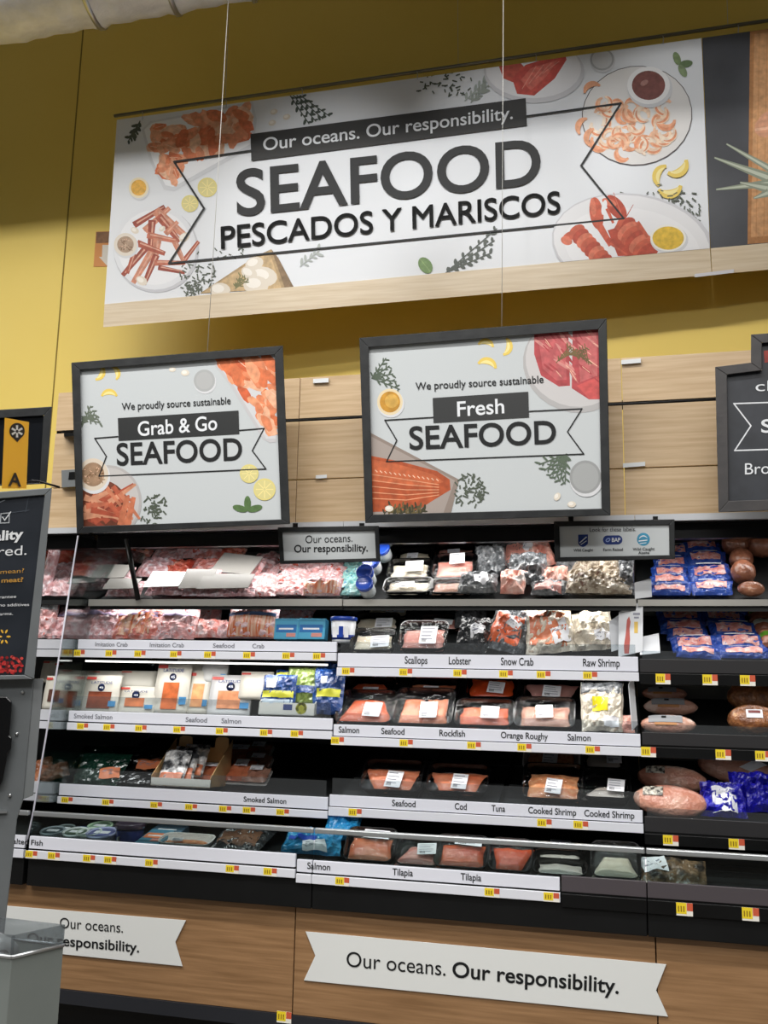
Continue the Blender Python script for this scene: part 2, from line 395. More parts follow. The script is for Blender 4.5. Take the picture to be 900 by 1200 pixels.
for key, (px, ct, cb, rt, rb, sl) in SPEC.items():
    s_, r_ = key; Y = ROWY[r_]; x0, x1 = SECX[s_]; par = CASE[s_]
    xe0, xe1 = x0, x1
    if key == 'L1': x1 = P(347, 1010, Y).x
    if key == 'M1': x1 = P(657, 1040, Y).x
    if key in ('L2', 'L4', 'L3'): x0 = XL
    zt, zb = zat(px, ct, Y), zat(px, cb, Y)
    SH[key] = (Y+.012, zt-.004, R(sl)); g = .003
    black = s_ == 'R'
    if r_ == 'T':
        mb = MB(); mb.box((x0+g, Y, zb), (x1-g, Y+.02, zt), mat('edge_silver', (172,170,164), .35)); mb.build('shelf_edge', par)
    else:
        mc = (mat('strip_charcoal', (36,35,37), .5) if r_ != '1' else mat('strip_mauve_grey', (74,68,72), .45)) if black else M_CARD
        mb = MB(); mb.box((x0+g, Y, zb), (x1-g, Y+.012, zt), mc); cs = mb.build('label_strip', par, .0015)
        zr, zr2 = zat(px, rt, Y), zat(px, rb, Y)
        mb = MB(); mb.box((x0+g*.5, Y-.006, zr2), (x1-g*.5, Y+.010, zr), M_BLACK if black else M_RAIL); mb.build('price_rail', par, .0015)
        STRIP[key] = (zr, zr2, Y-.006)
        mb = MB(); mb.box((x0+g, Y+.002, zr-.001), (x1-g, Y+.03, zb+.001), M_BLACK); mb.build('shelf_nose', par)
        if key in ('L1', 'M1'):   # the strip that continues to the end of the case, set lower / charcoal
            o_ = SPEC['M1' if key == 'L1' else 'R1']; q_ = [zat(o_[0], o_[k], Y) for k in (1, 2, 3, 4)]
            mc2, mr2 = (M_CARD, M_RAIL) if key == 'L1' else (mat('strip_mauve_grey', (74,68,72), .45), M_BLACK)
            mb = MB(); mb.box((x1+g, Y, q_[1]), (xe1-g*.2, Y+.012, q_[0]), mc2); cs2 = mb.build('label_strip', par, .0015)
            mb = MB(); mb.box((x1+g, Y-.006, q_[3]), (xe1-g*.2, Y+.010, q_[2]), mr2); mb.build('price_rail', par, .0015)
            mb = MB(); mb.box((x1+g, Y+.002, q_[2]-.001), (xe1, Y+.03, q_[1]+.001), M_BLACK); mb.build('shelf_nose', par)
        if key in CARD_TXT:
            ink = mat('card_ink_pale', (120,122,130), .5) if s_ == 'L' and r_ in '43' else M_INK
            for t, a, b in CARD_TXT[key]:
                A = P(a, ct, Y); B = P(b, ct, Y); h = (zt-zb)*(.52 if s_ == 'M' else .42)
                vs, fs = font_mesh(t, .012); f0 = min(v.x for v in vs); f1 = max(v.x for v in vs); ch = max(v.y for v in font_mesh('H', 0)[0])
                mb = MB(); mb.add([(A.x+(v.x-f0)/(f1-f0)*(B.x-A.x), Y-.001, zb+(zt-zb)*.30+v.y/ch*h) for v in vs], fs, ink); mb.build('lettering', cs)
        if key not in ('L1', 'M1', 'R1', 'L4'):
            hh = .062 if key in ('L3', 'L2', 'M2') else .03 if black else .045
            mb = MB(); mb.box((x0+.012, Y+.004, zt-.012), (x1-.012, Y+.007, zt+hh), M_ACRYL); mb.build('lip_guard', par)
    # sloping deck, set a little below the top of the strip
    wl = .02 if r_ == 'T' else 0 if r_ == '1' else min(.05, (zt-zb)*.8); SH[key] = (Y+.012, zt-.004-wl, R(sl)); zt -= wl
    x0, x1 = xe0, xe1; yb = YB-.02; dz = math.tan(R(sl)); L = yb-(Y+.012); mb = MB()
    f = [Vector((x0+.004, Y+.012, zt-.006)), Vector((x1-.004, Y+.012, zt-.006)), Vector((x1-.004, yb, zt-.006+dz*L)), Vector((x0+.004, yb, zt-.006+dz*L))]
    if r_ == '1': f = [v-Vector((0, 0, .03)) for v in f]; SH[key] = (Y+.026, zt-.034, R(sl))
    mb.prism(f, [v-Vector((0, 0, .018)) for v in f], M_DECK); mb.build('shelf', par)
    if key == 'M2':
        SH[key] = (Y+.012, zt-.004+.013, R(sl))   # raised deck blocks with channels between
        mb = MB(); n = 7
        for i in range(n):
            for j in range(3):
                xa = x0+.03+(x1-x0-.06)*i/n; xb = x0+.03+(x1-x0-.06)*(i+1)/n-.02
                ya = Y+.05+j*.2; yb2 = ya+.185
                q = [Vector((x, y, zt-.005+dz*(y-Y-.012))) for x, y in ((xa, ya), (xb, ya), (xb, yb2), (xa, yb2))]
                mb.prism([v+Vector((0, 0, .012)) for v in q], q, noisy('deck_tile_grey', (44,46,48), (54,56,56), 20, .5))
        mb.build('deck_tile', par)
# back, plinth, canopy of each case
zc0, zc1 = zat(620, 613.5, 3.70), zat(620, 606, 3.70)
zp1 = zat(450, 1068, 3.46); zp0 = zat(345, 1189, 3.46)
zR = zat(450, 978, 3.436)
NB = empty('refrigerated_case', ((XLL+XL)/2, 3.6, 0), 'run of refrigerated shelves beyond the glass end, mostly behind the grey kiosk', 'fridge')
CASE['N'] = NB; SECX['N'] = (XLL, XL-.016); STRIP['N1'] = STRIP['L1']; SPEC['N1'] = SPEC['L1']
for s_ in 'NLMR':
    x0, x1 = SECX[s_]; par = CASE[s_]; x0 += .001; x1 -= .001
    mb = MB(); mb.box((x0, YB, .2), (x1, YB+.05, zc1), M_BACK if s_ not in 'LN' else noisy('case_back_dark', (52,52,50), (62,62,60), 5, .4)); mb.build('back_panel', par)
    mb = MB(); mb.box((x0, 3.70, zc0), (x1, 3.72, zc1), mat('canopy_trim_white', (225,228,232), .25, .3)); mb.build('canopy_trim', par)
    mb = MB(); zl = zat(620, 634, 3.76)
    mb.box((x0, 3.722, zc0-.005), (x1, YB, zc1), M_BLACK); mb.box((x0, 3.76, zl), (x1, 3.80, zc0-.005), M_BLACK); mb.build('canopy', par)
    mb = MB(); mb.tube([(x0+.03, 3.825, zc0-.016), (x1-.03, 3.825, zc0-.016)], .012, mat('led_tube', (255,252,248), .5, emit=3), 8); mb.build('tube_and_fill_bar', par)
    zb_ = SPEC[s_+'1']; zr2 = STRIP[s_+'1'][1]
    mb = MB(); mb.box((x0, 3.425, zp1-.004), (x1, 3.9, zr2+.012), noisy('bumper_black', (8,9,10), (12,13,14), 8, .5, spec=.3)); mb.build('bumper', par, .004)
    mb = MB(); mb.box((x0, 3.50, .0), (x1, YB, zp0+.01), M_BLACK); mb.build('toe_kick', par)
    mb = MB(); mb.box((x0, 3.9, zp0), (x1, YB, zr2), M_BLACK); mb.build('base_box', par)
seams = [P(-120, 1100, 3.46).x-.6, P(345, 1110, 3.46).x, P(769, 1130, 3.46).x, XR]
for i in range(3):
    w_ = ['under the left case', 'in the middle behind the long ribbon sign', 'at the right photo edge'][i]
    pp = empty('plinth_panel', ((seams[i]+seams[i+1])/2, 3.46, zp0-.05), 'brown oak plinth panel '+w_, 'panel')
    mb = MB(); mb.box((seams[i]+.002, 3.46, zp0), (seams[i+1]-.002, 3.485, zp1-.006), M_OAKD); mb.build('board', pp, .001)
    mb = MB(); mb.box((seams[i]+.001, 3.452, zp0-.05), (seams[i+1]-.001, 3.485, zp0-.001), mat('kick_strip', (36,38,44), .4)); mb.build('kick_strip', pp)
# front glass of the bottom deck with its grey hand rail
for s_ in 'NLMR':
    a, b = SECX[s_]; a += .002; b -= .002; zt = STRIP[s_+'1'][0]-.01
    mb = MB(); mb.box((a, 3.434, zt), (b, 3.438, zR-.008), M_GLASS); mb.build('front_glass', CASE[s_])
    mb = MB(); mb.box((a, 3.428, zR-.010), (b, 3.446, zR+.009), mat('rail_grey', (178,182,184), .3, .6)); mb.build('hand_rail', CASE[s_], .004)
# glass end panel of the left case, white front edge
mb = MB(); e0, e1, e2 = P(92, 628, 3.56), P(66, 800, 3.53), P(27, 1003, 3.42)
xe = XL-.010
def ex(px, py):   # point of the end panel plane seen at a pixel
    d = ray(px, py); return CAM+d*((xe-CAM.x)/d.x)
zz = [(ex(92, 628)), (ex(65, 800)), (ex(40, 950)), (ex(31.5, 989))]
prof = [(v.y, v.z) for v in zz]
fr = [Vector((xe-.003, y, z)) for y, z in prof]+[Vector((xe-.003, YB, prof[-1][1])), Vector((xe-.003, YB, prof[0][1]))]
mb.prism(fr, [v+Vector((.006, 0, 0)) for v in fr], clear('end_glass', (214,222,222), .10, .02)); mb.build('end_glass', CASE['L'])
mb = MB(); mb.tube([Vector((xe, y-.004, z)) for y, z in prof], .0036, mat('edge_white', (200,200,212), .3), 8); mb.build('end_trim', CASE['L'])
# neighbouring run of shelves beyond the glass end
for r_ in '4321':
    px, ct, cb, rt, rb, sl = SPEC['L'+r_]; Y = ROWY[r_]+(.03 if r_ != '1' else 0); Y0 = ROWY[r_]
    zt, zb, zr, zr2 = [zat(px, q, Y0) for q in (ct, cb, rt, rb)]
    mb = MB(); mb.box((XLL, Y, zb), (XL-.017, Y+.012, zt), M_CARD if r_ == '1' else M_GREYCARD); cs = mb.build('label_strip', NB)
    mb = MB(); mb.box((XLL, Y-.004, zr2), (XL-.017, Y+.012, zr), M_RAIL if r_ == '1' else M_GREYCARD); mb.build('price_rail', NB)
    mb = MB(); mb.box((XLL, Y+.012, zt-.02), (XL-.02, YB, zt-.005), M_DECK); mb.build('shelf', NB)
    SH['N'+r_] = (Y+.014, zt-.005, 0.0)
px, ct, cb, rt, rb, sl = SPEC['LT']; zt = zat(px, ct, 3.72)
mb = MB(); mb.box((XLL, 3.75, zt-.02), (XL-.02, YB, zt), M_DECK); mb.build('shelf', NB); SH['NT'] = (3.76, zt, 0.0)
# black divider on the top shelf of the left case
mb = MB(); a, b = P(148, 632, 3.70), P(162, 703, 3.70); mb.tube([a+Vector((0, 0, .0)), b], .011, M_BLACK, 8); mb.build('divider', CASE['L'])
# lamps of the cases (tubes under the canopy, and under the second shelf on the left), plus added fill bars
for s_, pw in (('L', 4.2), ('M', 3.6), ('R', 2.6)):
    x0, x1 = SECX[s_]; area('canopy_tube_light', ((x0+x1)/2, 3.83, zc0-.035), ((x0+x1)/2, 3.9, 0), (x1-x0)*.92, .05, pw, 170)
zl = zat(220, 777.5, 3.69)
mb = MB(); mb.box((XL+.03, 3.685, zl), (XLM-.05, 3.70, zl+.007), mat('led_tube', (255,252,248), .5, emit=3)); mb.build('tube_and_fill_bar', CASE['L'])
area('tube_and_fill_light', ((XL+XLM)/2, 3.715, zl-.006), ((XL+XLM)/2, 3.75, 0), (XLM-XL)*.9, .03, 1.6, 170)
for r_, pw in (('4', .9), ('3', .8)):  # bars and area lights added to brighten the right case's lower shelves
    x0, x1 = SECX['R']; z_ = SH['R'+r_][1]-.03
    mb = MB(); mb.box((x0+.03, 3.74, z_), (x1-.03, 3.76, z_+.006), mat('dim_bar_glow', (255,252,248), .5, emit=1.5)); mb.build('tube_and_fill_bar', CASE['R'])
    area('tube_and_fill_light', ((x0+x1)/2, 3.75, z_-.004), ((x0+x1)/2, 3.70, 0), (x1-x0)*.9, .03, pw, 170)
zl = zat(570, 789, 3.70)
area('tube_and_fill_light', ((XLM+XMR)/2, 3.70, zl), ((XLM+XMR)/2, 3.76, 0), (XMR-XLM)*.9, .03, 1.5, 170)
for s_, pw in (('L', .9), ('M', 1.3), ('R', 1.2)):  # hidden bars and lights added under the top shelves to brighten the row below
    x0, x1 = SECX[s_]; z_ = SH[s_+'T'][1]+.006
    mb = MB(); mb.box((x0+.03, 3.80, z_), (x1-.03, 3.82, z_+.006), mat('dim_bar_glow', (255,252,248), .5, emit=1.5)); mb.build('tube_and_fill_bar', CASE[s_])
    area('tube_and_fill_light', ((x0+x1)/2, 3.81, z_-.004), ((x0+x1)/2, 3.80, 0), (x1-x0)*.9, .03, pw, 170)
mb = MB(); mb.box((XLM+.03, 3.69, zl+.002), (XMR-.05, 3.71, zl+.012), mat('dim_bar_glow', (255,252,248), .5, emit=1.5)); mb.build('tube_and_fill_bar', CASE['M'])

# ------------------------------------------------------------------ oak sign boards above the cases
YO = 3.74
zb4 = [zat(770, q, YO) for q in (417, 469, 473, 547, 548.5, 605)]
WBX = [P(62, 540, YO).x, P(350, 500, YO).x, P(730, 500, YO).x, XR]
WB = empty('oak_board', ((WBX[0]+WBX[3])/2, YO, zb4[5]), 'light oak slat boards fixed above the case canopy behind the framed signs', 'board')
for i in range(3):
    for a, b, m in ((0, 1, M_OAK), (2, 3, M_OAK), (4, 5, M_OAK)):
        mb = MB(); mb.box((WBX[i]+.0015, YO, zb4[b]), (WBX[i+1]-.0015, YO+.03, zb4[a]), m); mb.build('slat', WB, .001)
mb = MB(); mb.box((WBX[0], YO+.012, zb4[2]-.01), (WBX[3], YO+.028, zb4[1]+.01), M_BLACK)
mb.tube([(WBX[0]+.03, YO+.006, (zb4[1]+zb4[2])/2), (WBX[3], YO+.006, (zb4[1]+zb4[2])/2)], .006, M_BLACK, 8); mb.build('slot_rail', WB)
pl = YP(YO)
for q in ([(728,422),(751,420),(751,425),(728,427)], [(367,444),(385,443),(385,448),(367,449)], [(730,543),(756,541),(756,546),(730,548)], [(370,557),(383,556),(383,560),(370,561)]):
    mb = MB(); quadprism(mb, pl, q, 0, .012, mat('clip_white', (222,226,228), .3)); mb.build('clip', WB)
mb = MB(); quadprism(mb, pl, [(75,507.5),(95,506.5),(95,510.5),(75,511.5)], 0, .06, M_BLACK); mb.build('peg', WB)
mb = MB(); quadprism(mb, pl, [(72,551),(100,549),(100,569.5),(72.5,571.5)], .0, .03, mat('gauge_grey', (120,124,126), .4)); quadprism(mb, pl, [(81,553),(98,552),(98,561),(80,562)], .03, .033, M_BLACK)
tag(mb.build('temperature_gauge', bevel=.003), 'small grey temperature gauge on the oak boards beside the left framed sign', 'gauge')

# ------------------------------------------------------------------ framed signs
def framed(name, pl, out, inn, label, thick=.03):
    c = mid([out[2], out[3]]); root = empty(name, pl.at(*c), label, 'sign')
    mb = MB(); ring(mb, pl, out, inn, -thick*.3, thick*.7, M_FRAME); mb.build('frame', root, .002)
    mb = MB(); ex_ = [(x+(c2-x)*-.01, y) for (x, y), c2 in zip(inn, [c[0]]*4)]; quadprism(mb, pl, ex_, -.004, .004, mat('panel_white', (196,201,203), .5, spec=.3)); mb.build('panel', root)
    return root
# left sign
pl = YP(3.50); inn = [(93.7,433.3),(321.8,415.6),(329.4,608.6),(98,617)]
S1 = framed('framed_sign', pl, [(83.6,425),(331.5,405),(340,614),(90,625.5)], inn, 'black framed white sign reading Grab & Go SEAFOOD')
up = (-.03, -1)
p = Print(pl, inn, .0045)
for x, y, r, a in ((119,438,10,20), (137,436,9,-20), (128,460,10,-90)): p.lemon(x, y, r, a)
p.garlic(202,433,4); p.garlic(217,437,5); p.cup(239.5,446,12.5,13, pc(206,208,208), (170,172,172), .78)
p.poly([(245,420),(322,414),(324,518),(316,519),(308,514),(270,452)], pc(226,224,226)); p.poly([(249,420),(322,414),(323.5,514),(312,514),(273,450)], pc(240,240,242))
p.slabs([(256,420),(322,415),(323,500),(312,503),(292,470),(270,445)], 60, 3, SALM, 8, 16, (20, 80))
for i in range(5): p.sprig(96, 500-i*3, 106+i*3, 476+i*5, 8, i, 5, pc(118,128,112), .2)
p.ell(127,588,39,43, pc(206,202,200)); p.ell(127,588,36,40, pc(222,218,216)); p.ell(116,594,34,32, pc(112,60,44))
rg = random.Random(5)
for i in range(30):
    x, y = 98+rg.random()*34, 575+rg.random()*36; a = rg.uniform(-50, 35); l = rg.uniform(16, 34)
    p.line([(x, y), (x+l*math.cos(R(a)), y+l*math.sin(R(a)))], rg.uniform(6, 9), rg.choice([pc(196,110,82), pc(176,84,60), pc(214,150,118), pc(150,70,52)]), w2=3)
for k, (x, y) in enumerate(((120,565),(134,572),(142,580),(130,592))): p.line([(x, y), (x+20, y+26)], 6, [pc(206,128,96), pc(188,96,70)][k % 2], w2=3)
for x in (142, 150): p.line([(x, 612), (x+6, 586)], 8, pc(206,122,88), w2=5)
p.cup(109,556,18,19, pc(168,136,108), (214,200,182), .74); p.slabs([(99,548),(120,548),(122,566),(98,566)], 40, 9, [pc(150,116,86), pc(186,156,126), pc(120,86,60)], 1.2, 2.2)
p.chives(180,595,16,20,46,4,5); p.slice(292,555,11); p.slice(310,573.5,13)
for a in (-90, -15, 195): p.ell(290+9*math.cos(R(a)), 598+8*math.sin(R(a)), 9, 4, pc(92,122,74), a, 14)
p.poly([(138,490),(279.5,481),(280.4,508.5),(139,516.5)], mat('sign_black', (22,25,26), .5))
p.line([(138,511.5),(111,513.6),(124.6,534.7),(116,558),(311.6,549.5),(295.6,528),(309.5,502),(280,504.3)], 1.4, M_INK)
p.build('printed_picture', S1); o2 = p.off+.0003
mb = text_px('We proudly source sustainable', pl, (142.7,480.6), (270.3,473.3), 8.2, M_INK, .008, o2, up)
text_px('Grab & Go', pl, (161.7,511), (254.6,503.5), 16.5, M_WHITE, .012, o2, up, mb)
text_px('SEAFOOD', pl, (137,545), (284,538.5), 25, M_INK, .016, o2, up, mb); mb.build('lettering', S1)
# middle sign
inn = [(432,407),(701,386),(705,596),(437,603)]
S2 = framed('framed_sign', pl, [(421,396),(711,373),(715.5,604),(428,613)], inn, 'black framed white sign reading Fresh SEAFOOD')
p = Print(pl, inn, .0045)
for x, y, r, a in ((570,401,10,-80), (596,407,11,10), (572,424,12,-75)): p.lemon(x, y, r, a)
p.ell(674,428,62,55, pc(206,204,204), 20); p.ell(673,425,58,51, pc(232,228,228), 20)
p.poly([(626,392),(666,388),(668,452),(655,453),(634,440),(626,415)], pc(184,76,80)); p.poly([(630,392),(662,389),(664,445),(652,446),(636,432)], pc(200,98,100))
p.poly([(671,388),(702,386),(704,468),(690,468),(670,455)], pc(190,80,84)); p.poly([(676,392),(699,390),(700,440),(680,448)], pc(206,108,108)); p.poly([(676,452),(704,440),(704,467),(690,467)], pc(214,92,90))
p.slabs([(628,394),(700,388),(700,450),(640,436)], 40, 8, [pc(210,120,116), pc(178,70,74), pc(222,146,140)], 4, 12, (30, 60), .16)
for i in range(12): p.sprig(652+i*3, 425-i*2, 668+i*2, 405+i*2, 3, 50+i, 6, pc(120,100,62), .14)
for i in range(5): p.sprig(436, 443, 452+i*4, 420+i*9, 8, 20+i, 6, pc(96,110,92), .16)
p.cup(457,471,15,15.5, pc(206,150,52), (226,208,170), .8); p.ell(459,470,8,8, pc(226,178,84))
p.poly([(434,507),(538,562),(528,603),(437,605)], pc(166,150,140)); p.poly([(434,511),(533,563),(519,603),(437,604)], pc(190,176,168))
p.poly([(434,534),(470,541),(512,552),(527,562),(528,574),(505,588),(490,598),(437,600)], pc(186,88,50)); p.poly([(434,538),(470,545),(508,556),(520,565),(500,570),(460,566),(434,562)], pc(208,108,66))
for i in range(5): p.line([(436,556+i*7),(476,562+i*6),(514,568+i*3)], 1, pc(236,164,124))
for i in range(14): p.line([(440+i*5.5,551+i*.8),(442+i*5.5,553+i*.8)], 1, pc(246,206,176))
for i in range(9): p.sprig(450+i*5, 603, 458+i*5, 592+(i % 3)*3, 5, 70+i, 7, [pc(72,70,48), pc(110,96,60)][i % 2], .2)
p.garlic(456,596,5); p.chives(551,573,20,20,70,6,5)
for i in range(6): p.sprig(664, 532, 632+i*6, 548+i*5-abs(i-2)*2, 8, 30+i, 7, pc(104,120,100), .15)
p.cup(686,559,18.5,19.5, pc(190,192,192), (150,152,152), .84); p.garlic(653,582,5,-60); p.garlic(670,591,5)
p.poly([(507,466.4),(619,459),(620,489),(508,495.5)], mat('sign_black', (22,25,26), .5))
p.line([(508,489),(451,492.4),(465,516),(453,541),(684,532),(665,506),(682,479),(620,482)], 1.4, M_INK)
p.build('printed_picture', S2); o2 = p.off+.0003
mb = text_px('We proudly source sustainable', pl, (487,457), (637,448.5), 8.6, M_INK, .008, o2, up)
text_px('Fresh', pl, (536,488), (591,484), 17, M_WHITE, .012, o2, up, mb)
text_px('SEAFOOD', pl, (480,526.5), (652,519), 26, M_INK, .016, o2, up, mb); mb.build('lettering', S2)
# right board, stepped outline
out = [(838,430),(880,425),(880,392),(1015,383),(1015,414),(1056,411),(1060,592),(842,600.5)]
inn = [(852,439),(893,434),(893,402),(1003,395),(1003,425),(1044,422),(1048,581),(854,587)]
pl3 = YP(3.52); S3 = empty('stepped_sign', pl3.at(950, 596), 'dark slate sign with stepped top and grey frame at the right edge', 'sign')
mb = MB(); ring(mb, pl3, out, inn, -.01, .022, M_FRAME2); mb.build('frame', S3, .002)
mb = MB(); mb.prism([pl3.at(x, y, .004) for x, y in inn], [pl3.at(x, y, -.004) for x, y in inn], noisy('slate', (38,41,47), (50,53,60), 10, .5)); mb.build('panel', S3)
p = Print(pl3, [(854,395),(1044,390),(1046,584),(854,586)], .005); p.line([(1040,467),(860,473),(880,499),(861,528),(1040,522)], 1.6, M_WHITE)
p.cut('printed_outline', S3); p.poly([(895,411),(906,410),(906,424),(896,425)], pc(168,70,60)); p.build('printed_picture', S3)
mb = text_px('cl', pl3, (885.5,458.5), (902,458), 12, M_WHITE, .0, .0065); text_px('S', pl3, (892,507), (905,506.5), 15, M_WHITE, .016, .0065, (0,-1), mb)
text_px('Bro', pl3, (873,556), (902,555), 13, M_WHITE, .0, .0065, (0,-1), mb); mb.build('lettering', S3)
# small signs hooked on the canopy trim
pl4 = YP(3.66)
S4 = framed('framed_sign', pl4, [(325.5,618),(444,616),(446,658),(328,661)], [(331,623.5),(439,621.5),(440.6,654),(333,657)], 'small black framed sign reading Our oceans. Our responsibility. above the top shelf', .018)
mb = text_px('Our oceans.', pl4, (358,636.5), (413,634.8), 8.8, M_INK, 0, .0055); text_px('Our responsibility.', pl4, (344.7,647.2), (431,646), 8.4, M_INK, .016, .0055, (0,-1), mb); mb.build('lettering', S4)
for x in (346, 424):
    mb = MB(); quadprism(mb, pl4, [(x-3,613),(x+3,613),(x+3,620),(x-3,620)], -.03, .0, M_BLACK); mb.build('hook', S4)
S5 = framed('framed_sign', pl4, [(649,611),(790.6,608.5),(791,655),(650,658.5)], [(655.5,617),(784,614.8),(784.5,650.5),(656.5,653)], 'small black framed sign with three blue seafood certification badges', .018)
p = Print(pl4, [(655,615),(785,614),(785,652),(655,654)], .0045); nb = pc(36,58,128)
p.poly([(677.5,626.5),(689,626.2),(689,637),(686,640),(683,641),(680,640),(677.5,637)], nb); p.line([(679.5,636),(683,633),(687,629.5)], 1.2, M_WHITE); p.line([(681,638),(687,634)], .9, M_WHITE)
p.cut('badge', S5); p.ell(712,632.8,5.4,5.4, nb); p.ell(724,632.6,5.4,5.4, nb); p.poly([(712,627.5),(724,627.3),(724,638),(712,638.2)], nb); p.ell(712.5,632.8,3,2.2, pc(150,170,220), -30); p.ell(712.5,632.8,1.8,1, nb, -30)
p.cut('badge', S5); p.ell(754,632,7.6,7.6, pc(66,150,186)); p.crescent(754,633,5,1.4,200,330, M_WHITE); p.line([(749,634),(758,633)], 1.2, M_WHITE); p.line([(750,637),(757,636)], .8, M_WHITE)
p.build('badge', S5)
mb = text_px('Look for these labels.', pl4, (691,623.2), (745,622.2), 4.6, M_INK2, .005, .0062); text_px('BAP', pl4, (717,635), (727,634.8), 4.6, M_WHITE, .016, .008, (0,-1), mb)
text_px('Wild Caught', pl4, (672,646.4), (695,645.9), 3.2, M_INK, .012, .0062, (0,-1), mb); text_px('Farm Raised', pl4, (707,645.8), (730,645.3), 3.2, M_INK, .012, .0062, (0,-1), mb)
text_px('Wild Caught', pl4, (741.5,645.2), (767,644.6), 3.2, M_INK, .012, .0062, (0,-1), mb); text_px('Alaska', pl4, (748,649.3), (761,648.9), 3.0, M_INK, .012, .0062, (0,-1), mb); mb.build('lettering', S5)
for x in (669, 768):
    mb = MB(); quadprism(mb, pl4, [(x-3,605),(x+3,605),(x+3,613),(x-3,613)], -.03, .0, M_BLACK); mb.build('hook', S5)

# ------------------------------------------------------------------ the long hanging banner
A, B = P(130, 260, 4.24), P(827, 170, 4.40)
plB = Plane(A, (B-A).cross(Vector((0, 0, 1))))
Q = [(137,140.5),(822,44.5),(832,291),(122.5,356.5)]
HB = empty('hanging_banner', plB.at(470, 350), 'long white hanging banner reading SEAFOOD PESCADOS Y MARISCOS with oak lower band', 'banner')
mb = MB(); quadprism(mb, plB, Q, -.006, .002, M_WHITE); mb.build('panel', HB)
mb = MB(); quadprism(mb, plB, [(122.5,356.5),(832,291),(834,322),(121,383.5)], -.012, .008, M_OAKB); mb.build('lower_band', HB)
p = Print(plB, Q, .003); up = (-.02, -1)
# salmon dish
PK = 1.0
SALM = [pc(232,152,114), pc(240,172,136), pc(226,134,94), pc(246,194,162), pc(220,122,84)]; SHRM = [pc(240,190,156), pc(246,210,182), pc(236,170,132), pc(248,222,200)]
p.poly([(166,152),(176,142),(296,119),(301,140),(297,172),(204,224),(192,222),(176,190)], pc(214,216,220)); p.poly([(169,152),(178,144),(294,122),(297,142),(293,169),(203,219),(194,217),(179,188)], pc(238,239,242))
p.slabs([(178,150),(292,126),(293,152),(270,172),(220,184),(204,212),(194,208),(182,178)], 115, 11, SALM, 7, 15, (0, 180), .5)
for i in range(3): p.sprig(164, 142, 150+i*3, 166-i*3, 7, 80+i, 6, pc(84,92,84), .25)
for i in range(4): p.sprig(340+i*4, 112, 362+i*8, 145-i*3, 9, 90+i, 6, pc(78,88,80), .25)
for x, y in ((321,131),(336,137),(319,144)): p.garlic(x, y, 4.5, -20)
p.cup(162.5,220,11.5,12, pc(232,180,84), (236,222,188), .78); p.slice(222.5,238.5,10); p.slice(243,219.5,11.5)
# crab dish
p.ell(183,293,50,50, pc(200,201,206)); p.ell(181.5,290.5,48.5,49, pc(226,228,232)); p.ell(181,290,43,44, pc(236,237,240))
rg = random.Random(12); CR = [pc(196,116,92), pc(176,90,70), pc(208,140,114), pc(158,76,60)]
for a, b, w in (((160,262),(190,244),8),((172,268),(196,246),8),((186,250),(214,274),11),((188,256),(208,280),9),((178,262),(176,290),9),((176,276),(204,282),8),((184,284),(181,306),10),((168,294),(146,320),8),((176,298),(158,328),9),((182,302),(170,330),8),((156,300),(150,318),6),((184,308),(214,308),7),((216,305),(231,285),6),((188,314),(214,319),6),((206,286),(214,304),7),((164,286),(190,296),8),((196,272),(206,262),7)):
    k_ = rg.choice(CR); p.line([a, b], w, k_, w2=w*.65); p.ell(*a, w*.5, w*.5, k_, 0, 12); p.ell(*b, w*.36, w*.36, k_, 0, 12); p.line([(a[0]+1, a[1]-1), (b[0]+1, b[1]-1)], w*.25, pc(222,168,146), w2=w*.15)
for x, y, r in ((166,329,7), (216,278,7), (158,270,5), (190,268,4)): p.garlic(x, y, r, rg.uniform(-40, 40))
p.cup(147,286.5,13.5,13.5, pc(176,150,128), (222,212,198), .72); p.slabs([(140,280),(154,280),(155,293),(139,293)], 34, 2, [pc(150,122,98), pc(196,172,148), pc(128,98,76)], .9, 1.8)
p.chives(232,322,24,20,52,14,4.5); p.chives(262,300,34,12,12,15,4); p.chives(225,338,14,8,24,16,4.5)
# wooden board with garlic
p.poly([(234,344),(300,300),(318,292),(344,337)], pc(176,150,112)); p.poly([(238,343),(302,302),(316,296),(330,338)], pc(200,172,130)); p.poly([(318,292),(326,302),(344,336),(334,338)], pc(140,116,88))
for x, y, r, a in ((298,309,11,-20), (309,324,16,10), (292,320,10,30), (300,334,15,0), (258,340,12,0)): p.garlic(x, y, r, a)
for i in range(4): p.sprig(276,338, 282+i*3,322+i*2, 5, i, 5, pc(126,124,84), .16)
p.sprig(352, 312, 374, 294, 9, 17, 8, pc(176,182,178), .2)
p.ell(498.5,311,7.5,10.5, pc(122,150,98), -35, 16); p.line([(492,303),(504,318)], .8, pc(150,176,120))
for k in range(3): p.sprig(522+k*2, 320-k, 582-k*3, 268+k*14, 13, 41+k, 6.5, pc(92,98,92), .3)
